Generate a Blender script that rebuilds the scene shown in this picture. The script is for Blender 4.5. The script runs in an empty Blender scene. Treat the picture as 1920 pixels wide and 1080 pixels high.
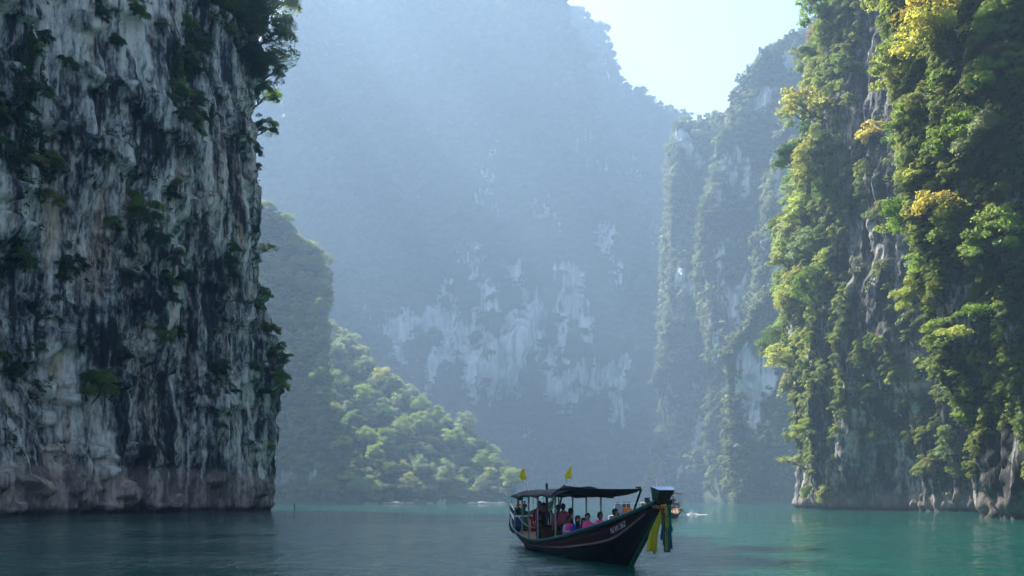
import bpy, bmesh, math, random
import numpy as np
from mathutils import Vector, Matrix, Euler, Quaternion

random.seed(7)
rng = np.random.default_rng(7)
C = bpy.context.scene.collection
R = math.radians
F = 1867.0            # focal length in photograph pixels (35 mm on a 36 mm sensor)
HZ = 938.0            # horizon row
CAMZ = 2.0

# ------------------------------------------------------------------ camera
scene = bpy.context.scene
cam_data = bpy.data.cameras.new('camera')
cam = bpy.data.objects.new('camera', cam_data)
C.objects.link(cam)
cam.location = (0, 0, CAMZ)
cam.rotation_euler = (R(90), 0, 0)
cam_data.lens = 35
cam_data.sensor_width = 36
cam_data.shift_y = (HZ - 540) / 1920
cam_data.clip_start = 0.1
cam_data.clip_end = 6000
scene.camera = cam

# ------------------------------------------------------------------ sky and sun
SUN_AZ, SUN_EL = 40.0, 46.0     # degrees left of the view direction, and above the horizon
w = bpy.data.worlds.new('World')
scene.world = w
w.use_nodes = True
nt = w.node_tree
nt.nodes.clear()
wo = nt.nodes.new('ShaderNodeOutputWorld')
bg = nt.nodes.new('ShaderNodeBackground')
sky = nt.nodes.new('ShaderNodeTexSky')
sky.sky_type = 'NISHITA'
sky.sun_disc = False
sky.sun_elevation = R(SUN_EL)
sky.sun_rotation = R(-SUN_AZ)
sky.air_density = 1.0
sky.dust_density = 2.2
sky.ozone_density = 2.5
bg.inputs['Strength'].default_value = 0.070
nt.links.new(sky.outputs[0], bg.inputs[0])
nt.links.new(bg.outputs[0], wo.inputs[0])

sun_dir = Vector((-math.sin(R(SUN_AZ)) * math.cos(R(SUN_EL)), math.cos(R(SUN_AZ)) * math.cos(R(SUN_EL)), math.sin(R(SUN_EL))))
sd = bpy.data.lights.new('sun', 'SUN')
sd.energy = 5.0
sd.angle = R(0.5)
sd.color = (1.0, 0.95, 0.86)
so = bpy.data.objects.new('sun', sd)
C.objects.link(so)
so.rotation_euler = sun_dir.to_track_quat('Z', 'Y').to_euler()

scene.view_settings.view_transform = 'Standard'
scene.view_settings.look = 'None'
scene.view_settings.exposure = 1.75
scene.view_settings.gamma = 1.0
scene.view_settings.use_curve_mapping = False
cy = scene.cycles
cy.max_bounces = 6
cy.diffuse_bounces = 3
cy.glossy_bounces = 3
cy.transmission_bounces = 4
cy.volume_bounces = 1
cy.transparent_max_bounces = 8
cy.caustics_reflective = False
cy.caustics_refractive = False
cy.use_denoising = True
cy.denoiser = 'OPENIMAGEDENOISE'
cy.denoising_input_passes = 'RGB_ALBEDO'
cy.sample_clamp_indirect = 6.0

HAZE_DENSITY = 0.00034

# ------------------------------------------------------------------ helpers
def tag(o, label=None, cat=None, group=None, kind=None):
    if label: o['label'] = label
    if cat: o['category'] = cat
    if group: o['group'] = group
    if kind: o['kind'] = kind
    return o

def empty(name, loc=(0, 0, 0), rz=0.0):
    o = bpy.data.objects.new(name, None)
    C.objects.link(o)
    o.location = loc
    o.rotation_euler = (0, 0, rz)
    o.empty_display_size = 0.3
    return o

def link_mesh(name, me, parent=None):
    o = bpy.data.objects.new(name, me)
    C.objects.link(o)
    if parent is not None:
        o.parent = parent
    return o

def np_mesh(name, V, quads=None, tris=None, mats=(), smooth=True, midx=None):
    """mesh from numpy arrays"""
    me = bpy.data.meshes.new(name)
    V = np.asarray(V, dtype=np.float32)
    me.vertices.add(len(V))
    me.vertices.foreach_set('co', V.ravel())
    faces = []
    nq = 0 if quads is None else len(quads)
    ntr = 0 if tris is None else len(tris)
    li = []
    if nq: li.append(np.asarray(quads, dtype=np.int32).ravel())
    if ntr: li.append(np.asarray(tris, dtype=np.int32).ravel())
    li = np.concatenate(li)
    me.loops.add(len(li))
    me.loops.foreach_set('vertex_index', li)
    me.polygons.add(nq + ntr)
    starts = np.concatenate([np.arange(nq) * 4, nq * 4 + np.arange(ntr) * 3]).astype(np.int32)
    me.polygons.foreach_set('loop_start', starts)
    if smooth:
        me.polygons.foreach_set('use_smooth', np.ones(nq + ntr, dtype=bool))
    if midx is not None:
        me.polygons.foreach_set('material_index', np.asarray(midx, dtype=np.int32))
    me.update(calc_edges=True)
    for m in mats:
        me.materials.append(m)
    return me

def fattr(me, name, vals):
    a = me.attributes.new(name, 'FLOAT', 'POINT')
    a.data.foreach_set('value', np.asarray(vals, dtype=np.float32))

def _hash(ix, iy, iz, seed):
    h = (ix.astype(np.int64) * 374761393 + iy.astype(np.int64) * 668265263 + iz.astype(np.int64) * 1274126177 + seed * 974634777) & 0xffffffff
    h = ((h ^ (h >> 13)) * 1103515245) & 0xffffffff
    h = ((h ^ (h >> 16)) * 2654435761) & 0xffffffff
    return (h ^ (h >> 15)) & 0xffffffff

_G = np.array([(1,1,0),(-1,1,0),(1,-1,0),(-1,-1,0),(1,0,1),(-1,0,1),(1,0,-1),(-1,0,-1),(0,1,1),(0,-1,1),(0,1,-1),(0,-1,-1)], dtype=np.float32)

def perlin(x, y, z, seed=0):
    x = np.asarray(x, dtype=np.float64); y = np.asarray(y, dtype=np.float64); z = np.asarray(z, dtype=np.float64)
    x, y, z = np.broadcast_arrays(x, y, z)
    xi = np.floor(x); yi = np.floor(y); zi = np.floor(z)
    xf = x - xi; yf = y - yi; zf = z - zi
    u = xf * xf * xf * (xf * (xf * 6 - 15) + 10)
    v = yf * yf * yf * (yf * (yf * 6 - 15) + 10)
    t = zf * zf * zf * (zf * (zf * 6 - 15) + 10)
    out = 0
    for dx in (0, 1):
        for dy in (0, 1):
            for dz in (0, 1):
                g = _G[_hash(xi + dx, yi + dy, zi + dz, seed) % 12]
                d = g[..., 0] * (xf - dx) + g[..., 1] * (yf - dy) + g[..., 2] * (zf - dz)
                out = out + d * (u if dx else 1 - u) * (v if dy else 1 - v) * (t if dz else 1 - t)
    return out

def fbm(x, y, z, octv=4, seed=0, gain=0.5):
    a, s, f = 1.0, 0.0, 1.0
    for i in range(octv):
        s = s + a * perlin(np.asarray(x) * f, np.asarray(y) * f, np.asarray(z) * f, seed + i * 17)
        a *= gain; f *= 2.03
    return s

def ridged(x, y, z, octv=3, seed=0):
    a, s, f = 1.0, 0.0, 1.0
    for i in range(octv):
        s = s + a * (1 - 2 * np.abs(perlin(np.asarray(x) * f, np.asarray(y) * f, np.asarray(z) * f, seed + i * 13)) - 0.5)
        a *= 0.5; f *= 2.03
    return s

def sstep(a, b, x):
    t = np.clip((np.asarray(x, dtype=float) - a) / (b - a), 0, 1)
    return t * t * (3 - 2 * t)

def project(P):
    P = np.asarray(P)
    y = np.maximum(P[..., 1], 0.1)
    return 960 + P[..., 0] / y * F, HZ - (P[..., 2] - CAMZ) / y * F

def at(px, py, d):
    return Vector(((px - 960) / F * d, d, CAMZ + (HZ - py) / F * d))

# ------------------------------------------------------------------ node material helpers
class NT:
    def __init__(self, name):
        self.m = bpy.data.materials.new(name)
        self.m.use_nodes = True
        self.t = self.m.node_tree
        self.t.nodes.clear()
        self.out = self.t.nodes.new('ShaderNodeOutputMaterial')
    def n(self, typ, **kw):
        nd = self.t.nodes.new(typ)
        for k, v in kw.items():
            if k.startswith('i_'):
                nd.inputs[k[2:].replace('_', ' ')].default_value = v
            else:
                setattr(nd, k, v)
        return nd
    def l(self, a, b):
        self.t.links.new(a, b)
    def math(self, op, a, b=None, clamp=False):
        nd = self.n('ShaderNodeMath', operation=op, use_clamp=clamp)
        for i, v in enumerate((a, b)):
            if v is None: continue
            if isinstance(v, (int, float)): nd.inputs[i].default_value = v
            else: self.l(v, nd.inputs[i])
        return nd.outputs[0]
    def mix(self, fac, a, b, blend='MIX'):
        nd = self.n('ShaderNodeMix', data_type='RGBA', blend_type=blend)
        for s, v in ((nd.inputs[0], fac), (nd.inputs[6], a), (nd.inputs[7], b)):
            if isinstance(v, (int, float)): s.default_value = v
            elif isinstance(v, tuple): s.default_value = (*v, 1) if len(v) == 3 else v
            else: self.l(v, s)
        return nd.outputs[2]
    def coords(self, scale, src='Object'):
        tc = self.n('ShaderNodeTexCoord')
        mp = self.n('ShaderNodeMapping')
        mp.inputs['Scale'].default_value = scale
        self.l(tc.outputs[src], mp.inputs[0])
        return mp.outputs[0]
    def noise(self, vec, scale=1.0, detail=5.0, rough=0.55, dist=0.0):
        nd = self.n('ShaderNodeTexNoise')
        nd.inputs['Scale'].default_value = scale
        nd.inputs['Detail'].default_value = detail
        nd.inputs['Roughness'].default_value = rough
        nd.inputs['Distortion'].default_value = dist
        if vec is not None: self.l(vec, nd.inputs['Vector'])
        return nd.outputs[0]
    def ramp(self, fac, stops):
        nd = self.n('ShaderNodeValToRGB')
        e = nd.color_ramp.elements
        while len(e) < len(stops): e.new(0.5)
        for el, (p, c) in zip(e, stops):
            el.position = p
            el.color = (*c, 1) if isinstance(c, tuple) else (c, c, c, 1)
        self.l(fac, nd.inputs[0])
        return nd.outputs[0]
    def surf(self, shader):
        self.l(shader, self.out.inputs['Surface'])
        return self.m

def rock_mat(name, bright=0.42, streak=(0.42, 0.42, 0.034), dark_bias=0.0, green=0.4, tan_top=6.5, warm=0.3, scale=1.0):
    N = NT(name)
    vs = N.coords(tuple(s * scale for s in streak))
    vi = N.coords((0.12 * scale, 0.12 * scale, 0.06 * scale))
    vf = N.coords((1.7 * scale, 1.7 * scale, 0.75 * scale))
    s1 = N.noise(vs, 1.0, 7, 0.62, 0.35)
    s2 = N.noise(vs, 3.1, 6, 0.6, 0.2)
    big = N.noise(vi, 1.0, 5, 0.6, 0.4)
    fine = N.noise(vf, 1.0, 7, 0.68)
    k = N.math('ADD', N.math('MULTIPLY', s1, 0.50), N.math('MULTIPLY', s2, 0.24))
    k = N.math('ADD', k, N.math('MULTIPLY', big, 0.52))
    k = N.math('ADD', k, N.math('MULTIPLY', fine, 0.30))
    k = N.math('ADD', k, -0.28 + dark_bias)
    col = N.ramp(k, [(0.40, (0.010, 0.010, 0.012)), (0.47, (0.035, 0.035, 0.038)), (0.52, (bright * .38, bright * .37, bright * .37)), (0.57, (bright * .90, bright * .83, bright * .74)), (0.64, (bright * 1.4, bright * 1.30, bright * 1.17))])
    # ochre and rust stains run down with the drip streaks
    vo = N.coords((0.21 * scale, 0.21 * scale, 0.04 * scale))
    om = N.ramp(N.noise(vo, 1.0, 5, 0.6, 0.3), [(0.52, 0.0), (0.70, 1.0)])
    col = N.mix(N.math('MULTIPLY', om, warm), col, N.mix(1.0, col, (1.0, 0.66, 0.42), 'MULTIPLY'))
    geo = N.n('ShaderNodeNewGeometry')
    sx = N.n('ShaderNodeSeparateXYZ'); N.l(geo.outputs['Position'], sx.inputs[0])
    sn = N.n('ShaderNodeSeparateXYZ'); N.l(geo.outputs['Normal'], sn.inputs[0])
    # moss and small plants on ledges
    gm = N.math('ADD', N.math('MULTIPLY', sn.outputs[2], 0.9), N.math('ADD', N.math('MULTIPLY', fine, 1.1), N.math('MULTIPLY', big, 0.7)))
    gm = N.ramp(N.math('MULTIPLY', gm, 0.5), [(0.52, 0.0), (0.68, 1.0)])
    col = N.mix(N.math('MULTIPLY', gm, green), col, (0.035, 0.05, 0.018))
    if tan_top:
        # drawdown band: bare tan rock up to the high-water mark
        zz = N.math('ADD', sx.outputs[2], N.math('MULTIPLY', N.math('SUBTRACT', s1, 0.5), 7.0))
        zz = N.math('ADD', zz, N.math('MULTIPLY', N.math('SUBTRACT', fine, 0.5), 2.0))
        bm = N.n('ShaderNodeMapRange', interpolation_type='SMOOTHSTEP')
        N.l(zz, bm.inputs[0]); bm.inputs[1].default_value = tan_top + 0.5; bm.inputs[2].default_value = tan_top - 0.7
        tan = N.mix(fine, (0.13, 0.10, 0.088), (0.42, 0.33, 0.285))
        tan = N.mix(N.math('MULTIPLY', s2, 0.8), tan, N.mix(1.0, col, (1.0, 0.85, 0.78), 'MULTIPLY'))
        col = N.mix(N.math('MULTIPLY', bm.outputs[0], 0.85), col, tan)
        wl = N.n('ShaderNodeMapRange'); N.l(zz, wl.inputs[0])
        N.l(sx.outputs[2], wl.inputs[0])
        wl.inputs[1].default_value = 0.9; wl.inputs[2].default_value = 0.35
        col = N.mix(N.math('MULTIPLY', wl.outputs[0], 0.8), col, (0.02, 0.018, 0.016))
    bsdf = N.n('ShaderNodeBsdfPrincipled')
    N.l(col, bsdf.inputs['Base Color'])
    bsdf.inputs['Roughness'].default_value = 0.85
    bsdf.inputs['Specular IOR Level'].default_value = 0.25
    bp = N.n('ShaderNodeBump'); bp.inputs['Strength'].default_value = 0.7; bp.inputs['Distance'].default_value = 0.5 / scale
    N.l(N.math('ADD', N.math('MULTIPLY', fine, 0.6), N.math('MULTIPLY', s2, 0.6)), bp.inputs['Height'])
    N.l(bp.outputs[0], bsdf.inputs['Normal'])
    return N.surf(bsdf.outputs[0])

def leaf_mat(name, use_obj_color=True, base=(0.05, 0.08, 0.02), alt=(0.09, 0.11, 0.03), transl=0.5):
    N = NT(name)
    oi = N.n('ShaderNodeObjectInfo')
    at_ = N.n('ShaderNodeAttribute', attribute_name='tone')
    if use_obj_color:
        base_c = oi.outputs['Color']
    else:
        base_c = N.mix(oi.outputs['Random'], base, alt)
    hsv = N.n('ShaderNodeHueSaturation')
    N.l(base_c, hsv.inputs['Color'])
    N.l(N.math('ADD', 0.485, N.math('MULTIPLY', at_.outputs['Fac'], 0.03)), hsv.inputs['Hue'])
    hsv.inputs['Saturation'].default_value = 1.0
    N.l(N.math('ADD', 0.95, N.math('MULTIPLY', at_.outputs['Fac'], 1.0)), hsv.inputs['Value'])
    df = N.n('ShaderNodeBsdfPrincipled'); N.l(hsv.outputs[0], df.inputs['Base Color'])
    df.inputs['Roughness'].default_value = 0.5
    df.inputs['Specular IOR Level'].default_value = 0.22
    tr = N.n('ShaderNodeBsdfTranslucent')
    tc = N.n('ShaderNodeHueSaturation'); N.l(hsv.outputs[0], tc.inputs['Color'])
    tc.inputs['Hue'].default_value = 0.485; tc.inputs['Saturation'].default_value = 1.1; tc.inputs['Value'].default_value = 1.7
    N.l(tc.outputs[0], tr.inputs['Color'])
    mx = N.n('ShaderNodeMixShader'); mx.inputs[0].default_value = transl
    N.l(df.outputs[0], mx.inputs[1]); N.l(tr.outputs[0], mx.inputs[2])
    return N.surf(mx.outputs[0])

def plain(name, col, rough=0.6, metal=0.0, var=0.25, vscale=8.0, spec=0.4, transl=0.0):
    """painted, woven or wooden surface: base colour broken up by grime noise"""
    N = NT(name)
    nz = N.noise(N.coords((vscale, vscale, vscale)), 1.0, 4, 0.6)
    c = N.mix(nz, tuple(max(0, x * (1 - var)) for x in col), tuple(min(1, x * (1 + var)) for x in col))
    b = N.n('ShaderNodeBsdfPrincipled'); N.l(c, b.inputs['Base Color'])
    b.inputs['Roughness'].default_value = rough
    b.inputs['Metallic'].default_value = metal
    b.inputs['Specular IOR Level'].default_value = spec
    sh = b.outputs[0]
    if transl > 0:
        tr = N.n('ShaderNodeBsdfTranslucent'); N.l(c, tr.inputs['Color'])
        mx = N.n('ShaderNodeMixShader'); mx.inputs[0].default_value = transl
        N.l(b.outputs[0], mx.inputs[1]); N.l(tr.outputs[0], mx.inputs[2]); sh = mx.outputs[0]
    return N.surf(sh)

# ------------------------------------------------------------------ water
def water_mat():
    N = NT('lake_water')
    b = N.n('ShaderNodeBsdfPrincipled')
    vb = N.coords((0.02, 0.02, 0.02))
    patch = N.noise(vb, 1.0, 3, 0.5)
    N.l(N.mix(patch, (0.004, 0.056, 0.046), (0.006, 0.074, 0.061)), b.inputs['Base Color'])
    b.inputs['Roughness'].default_value = 0.03
    b.inputs['IOR'].default_value = 1.33
    b.inputs['Specular IOR Level'].default_value = 0.36
    n1 = N.noise(N.coords((0.35, 0.5, 1)), 1.0, 3, 0.5, 0.4)
    n2 = N.noise(N.coords((1.4, 1.9, 1)), 1.0, 4, 0.6, 0.5)
    n3 = N.noise(N.coords((0.05, 0.08, 1)), 1.0, 3, 0.5)
    gust = N.ramp(n3, [(0.35, 0.25), (0.65, 1.0)])
    n4 = N.noise(N.coords((4.2, 5.5, 1)), 1.0, 3, 0.6, 0.3)
    h = N.math('ADD', N.math('MULTIPLY', n1, 0.16), N.math('MULTIPLY', N.math('ADD', N.math('MULTIPLY', n2, 0.16), N.math('MULTIPLY', n4, 0.08)), gust))
    bp = N.n('ShaderNodeBump'); bp.inputs['Strength'].default_value = 1.0; bp.inputs['Distance'].default_value = 1.0
    N.l(h, bp.inputs['Height'])
    N.l(bp.outputs[0], b.inputs['Normal'])
    return N.surf(b.outputs[0])

X0, X1, Y0, Y1, ZTOP = -760.0, 960.0, -160.0, 1600.0, 660.0
WX = np.arange(-46, 78.01, 0.19); WY = np.arange(17, 96.01, 0.17)
GX, GY = np.meshgrid(WX, WY)
gust = 0.30 + 0.70 * sstep(-.25, .3, fbm(GX / 16, GY / 9, 0.7, 3, 801))
wave = fbm(GX / 3.6, GY / 2.2, 1.1, 2, 811) * .045 + perlin(GX / 1.25, GY / .78, 2.2, 821) * .028 * gust + perlin(GX / .62, GY / .42, 3.3, 831) * .014 * gust
edge = sstep(0, 6, GX - WX[0]) * sstep(0, 6, WX[-1] - GX) * sstep(0, 2, GY - WY[0]) * sstep(0, 22, WY[-1] - GY)
wv_ = np.stack([GX, GY, wave * edge], 2).reshape(-1, 3)
ii = np.arange(GX.size).reshape(GX.shape)
wq = np.stack([ii[:-1, :-1], ii[:-1, 1:], ii[1:, 1:], ii[1:, :-1]], -1).reshape(-1, 4)
xa, xb, ya, yb = WX[0], WX[-1], WY[0], WY[-1]; XA, XB, YA, YB = X0 + 5, X1 - 5, Y0 + 5, Y1 - 5
fl = np.array([(XA, YA, 0), (XB, YA, 0), (XB, YB, 0), (XA, YB, 0), (xa, ya, 0), (xb, ya, 0), (xb, yb, 0), (xa, yb, 0)])
k0 = len(wv_)
fq = np.array([(0, 1, 5, 4), (1, 2, 6, 5), (2, 3, 7, 6), (3, 0, 4, 7)]) + k0
wm = np_mesh('lake', np.vstack([wv_, fl]), quads=np.vstack([wq, fq]), mats=[water_mat()])
tag(link_mesh('water', wm), 'turquoise rippled lake water between the limestone cliffs', None, None, 'structure')

# ------------------------------------------------------------------ near cliffs
def resample(pts, step):
    """Catmull-Rom through the plan points, even arc-length steps"""
    P = np.array(pts, dtype=float)
    P = np.vstack([2 * P[0] - P[1], P, 2 * P[-1] - P[-2]])
    out = []
    for i in range(1, len(P) - 2):
        t = np.linspace(0, 1, 60, endpoint=False)[:, None]
        p0, p1, p2, p3 = P[i - 1], P[i], P[i + 1], P[i + 2]
        out.append(0.5 * ((2 * p1) + (-p0 + p2) * t + (2 * p0 - 5 * p1 + 4 * p2 - p3) * t ** 2 + (-p0 + 3 * p1 - 3 * p2 + p3) * t ** 3))
    Q = np.vstack(out + [P[-2][None]])
    s = np.concatenate([[0], np.cumsum(np.linalg.norm(np.diff(Q, axis=0), axis=1))])
    n = int(s[-1] / step) + 1
    u = np.linspace(0, s[-1], n)
    return u, np.stack([np.interp(u, s, Q[:, 0]), np.interp(u, s, Q[:, 1])], 1)

class Surf:
    pass

def cliff(name, plan, H, off, mat, step=0.45, zstep=0.45, smooth_n=14.0, cap=(4, 10, 22, 40), seed=0, zmin=-1.5, out=None):
    """steep rock wall: plan curve extruded upward, pushed in and out by OFF(u, z, x, y); OUT gives the side that faces the lake"""
    u, B = resample(plan, step)
    T = np.gradient(B, axis=0)
    k = max(1, int(smooth_n / step))
    ker = np.hanning(2 * k + 1); ker /= ker.sum()
    Tp = np.pad(T, ((k, k), (0, 0)), mode='edge')
    T = np.stack([np.convolve(Tp[:, i], ker, mode='valid') for i in (0, 1)], 1)
    T /= np.linalg.norm(T, axis=1, keepdims=True)
    Nn = np.stack([T[:, 1], -T[:, 0]], 1)
    if out is not None:
        Nn *= out
    Hu = np.interp(u / u[-1], H[0], H[1]) if isinstance(H, tuple) else np.full(len(u), float(H))
    zs = np.arange(zmin, Hu.max() + zstep, zstep)
    U, Z = np.meshgrid(u, zs)
    Z = zmin + (Z - zmin) / (Hu.max() - zmin) * (Hu - zmin)[None]
    BX = np.broadcast_to(B[:, 0], U.shape); BY = np.broadcast_to(B[:, 1], U.shape)
    O = off(U, Z, BX, BY)
    NX = np.broadcast_to(Nn[:, 0], U.shape); NY = np.broadcast_to(Nn[:, 1], U.shape)
    X = BX + NX * O; Y = BY + NY * O
    # bumps along the wall's length as well, so that edges are not pure height fields
    j = perlin(X / 1.7, Y / 1.7, Z / 2.3, seed + 91) * 0.5
    X = X + Nn[:, 1] * j; Y = Y - Nn[:, 0] * j
    Zj = Z + perlin(X / 1.5, Y / 1.5, Z / 1.5, seed + 55) * 0.35 * (Z > 0.5)
    rows = [np.stack([X, Y, Zj], 2)]
    for c in cap:
        top = rows[0][-1].copy()
        top[:, 0] -= Nn[:, 0] * c; top[:, 1] -= Nn[:, 1] * c
        top[:, 2] += 0.35 * c + perlin(top[:, 0] / 6, top[:, 1] / 6, c, seed + 3) * 2
        rows.append(top[None])
    G = np.concatenate(rows, 0)
    nr, nc = G.shape[:2]
    idx = np.arange(nr * nc).reshape(nr, nc)
    q = np.stack([idx[:-1, :-1], idx[:-1, 1:], idx[1:, 1:], idx[1:, :-1]], -1).reshape(-1, 4)
    if out is None or out > 0:
        q = q[:, ::-1] if False else q
    me = np_mesh(name, G.reshape(-1, 3), quads=q, mats=[mat])
    o = link_mesh(name, me)
    S = Surf()
    S.obj = o
    S.P = G[:len(zs)]
    dU = np.gradient(S.P, axis=1); dZ = np.gradient(S.P, axis=0)
    n = np.cross(dU, dZ)
    n /= np.linalg.norm(n, axis=2, keepdims=True) + 1e-9
    if (n[..., 0] * NX + n[..., 1] * NY).mean() < 0:
        n = -n
        me.flip_normals()
    S.N = n
    S.PX, S.PY = project(S.P)
    S.base_n = np.stack([NX, NY, NX * 0], 2)
    return S

def surf_at(S, px, py, tol=14):
    """front-most wall point that the photograph shows near (px, py)"""
    d2 = (S.PX - px) ** 2 + (S.PY - py) ** 2
    d2 = np.where(S.P[..., 1] > 5, d2, 1e12)
    if d2.min() > tol * tol:
        i = np.unravel_index(np.argmin(d2), d2.shape)
    else:
        dep = np.where(d2 < tol * tol, S.P[..., 1], 1e9)
        i = np.unravel_index(np.argmin(dep), dep.shape)
    return S.P[i], S.N[i], S.base_n[i]

def off_left(u, z, x, y):
    o = fbm(u / 30, z / 45, 3.1, 3, 11) * 4.5
    o += ridged(u / 11, z / 60, 1.7, 2, 21) * 1.6
    o += fbm(u / 5.0, z / 18, 0.3, 4, 31) * 1.5
    o += ridged(u / 2.4, z / 14, 9.2, 3, 41) * 0.50
    o += fbm(u / 1.6, z / 2.6, 5.2, 4, 51) * 0.55
    ledge = fbm(u / 14, z / 7, 8.8, 3, 61)
    o += sstep(0.12, 0.3, ledge) * 1.6
    o -= sstep(1.2, 0.2, z) * 0.9
    o += sstep(9, 2, z) * 0.6
    o -= sstep(60, 130, z) * 2.5
    return o

rock_left = rock_mat('limestone_shaded', 0.60, dark_bias=0.020, green=0.25, tan_top=6.8, warm=0.75)
left_plan = [(-84, 20), (-78, 62), (-71, 95), (-64, 124), (-57, 150), (-50.5, 176), (-48.5, 190), (-53, 203), (-68, 216), (-95, 226), (-130, 232)]
CL = cliff('limestone_cliff', left_plan, ((0, .20, .28, .43, .50, .60, .66, 1), (150, 150, 121, 121, 106, 106, 110, 110)), off_left, rock_left, seed=1, smooth_n=10, out=1)  # out-of-view heights shaped to shade the boat and the near air
tag(CL.obj, 'tall shaded grey limestone cliff with dark vertical streaks rising from the lake', None, None, 'structure')

def off_right(u, z, x, y):
    o = fbm(u / 26, z / 40, 2.1, 3, 111) * 5.0
    o += ridged(u / 9, z / 55, 4.7, 2, 121) * 2.2
    o += fbm(u / 4.2, z / 14, 0.9, 4, 131) * 1.7
    o += ridged(u / 2.2, z / 12, 3.2, 3, 141) * 0.6
    o += fbm(u / 1.5, z / 2.4, 7.2, 4, 151) * 0.6
    o += sstep(5, 45, z) * 3.0 - sstep(62, 125, z) * 13
    o -= sstep(1.3, 0.2, z) * 0.9
    return o

rock_right = rock_mat('limestone_sunlit', 0.42, dark_bias=-0.02, green=0.6, tan_top=3.0, warm=0.7)
right_plan = [(190, 360), (130, 322), (92, 282), (73.5, 245), (67, 212), (70, 192), (75.5, 176), (80, 158), (86, 138), (100, 125)]
CR = cliff('limestone_cliff', right_plan, 140, off_right, rock_right, seed=2, smooth_n=12, out=1)
tag(CR.obj, 'sunlit limestone cliff overgrown with trees beyond the near rock pillar', None, None, 'structure')

def off_pillar(u, z, x, y):
    o = fbm(u / 16, z / 26, 2.6, 3, 211) * 2.6
    o += ridged(u / 6, z / 40, 1.1, 2, 221) * 1.4
    o += fbm(u / 3.0, z / 10, 0.2, 4, 231) * 1.1
    o += ridged(u / 1.6, z / 9, 6.2, 3, 241) * 0.42
    o += fbm(u / 1.0, z / 1.6, 4.2, 4, 251) * 0.42
    o += sstep(9, 17, z) * 2.2 + sstep(17, 32, z) * 2.4 + sstep(32, 48, z) * 1.5      # the wall leans out over its own foot
    o -= sstep(1.6, 0.3, z) * 0.8
    return o

pillar_plan = [(112, 142), (86, 133), (66, 125), (55, 115), (51.3, 107.5), (53, 100), (57.5, 95), (66, 89), (84, 84)]
CP = cliff('limestone_cliff', pillar_plan, 78, off_pillar, rock_mat('limestone_pillar', 0.40, dark_bias=-0.02, green=0.5, tan_top=2.2, warm=0.9, scale=1.4), step=0.3, zstep=0.33, seed=3, smooth_n=7, out=1)
tag(CP.obj, 'nearest limestone rock pillar hung with stalactites and yellow green trees', None, None, 'structure')

# ------------------------------------------------------------------ far mountains
def mountain(name, sil, d0, slope, mat, dx=3.0, nz=150, bulge=None, base=None, zpow=1.0, seed=0, back=1.0, crest_noise=6.0, xj=3.0, splay=0.0, lean=0.0):
    """sil: silhouette (photo px, py) of the crest; the face starts at depth d0 and leans back by SLOPE metres per metre of height"""
    xs, hs = [], []
    for px, py in sil:
        k = (HZ - py) / F
        z = (CAMZ + k * d0) / max(0.05, 1 - k * slope)
        xs.append((px - 960) / F * (d0 + slope * z)); hs.append(max(z, 0.0))
    x = np.arange(min(xs), max(xs) + dx, dx)
    Hx = np.interp(x, xs, hs)
    Hx = Hx + fbm(x / 28, 0 * x, 0.5 + seed, 4, seed + 7) * crest_noise * sstep(0, 40, Hx)
    t = np.linspace(0, 1, nz) ** zpow
    Xg, Tg = np.meshgrid(x, t)
    Z = Tg * Hx[None] - 2 * (1 - Tg)
    Y = d0 + (base(Xg) if base else 0) + slope * Z
    if bulge: 
        Y = Y - bulge(Xg, Z)
    Xj = Xg + fbm(Xg / 18, Z / 18, 4.4, 4, seed + 5) * xj + lean * sstep(.62, 0, Z / Hx.max())
    front = np.stack([Xj, Y, Z], 2)
    rows = [front]
    sb = np.linspace(0, 1.02, 26)[1:] ** 1.4
    Sg = sb[:, None]
    r = np.repeat(front[-1][None], len(sb), 0)
    r[..., 1] += Hx[None] * Sg * back + 4 * Sg
    r[..., 0] += (Hx[None] * Sg * back) * splay
    r[..., 2] = Hx[None] * (1 - Sg ** 1.5) - 2 * Sg
    r[..., 0] += lean * (sstep(.62, 0, r[..., 2] / Hx.max()) - sstep(.62, 0, front[-1][None, :, 2] / Hx.max()))
    wv = sstep(0, .12, Sg)
    r[..., 0] += wv * (fbm(r[..., 1] / 26, r[..., 2] / 60, 2.4 + seed, 3, seed + 19) * 5 + fbm(r[..., 1] / 9, r[..., 2] / 16, 1.4, 3, seed + 29) * 3) * (xj / 3.0) ** .5
    rows.append(r)
    G = np.concatenate(rows, 0)
    nr, nc = G.shape[:2]
    idx = np.arange(nr * nc).reshape(nr, nc)
    q = np.stack([idx[:-1, :-1], idx[:-1, 1:], idx[1:, 1:], idx[1:, :-1]], -1).reshape(-1, 4)
    me = np_mesh(name, G.reshape(-1, 3), quads=q, mats=[mat])
    o = link_mesh(name, me)
    S = Surf(); S.obj = o; S.P = front; S.me = me; S.G = G
    n = np.cross(np.gradient(front, axis=1), np.gradient(front, axis=0))
    n /= np.linalg.norm(n, axis=2, keepdims=True) + 1e-9
    if n[..., 1].mean() > 0: n = -n
    S.N = n; S.PX, S.PY = project(front)
    return S

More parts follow.
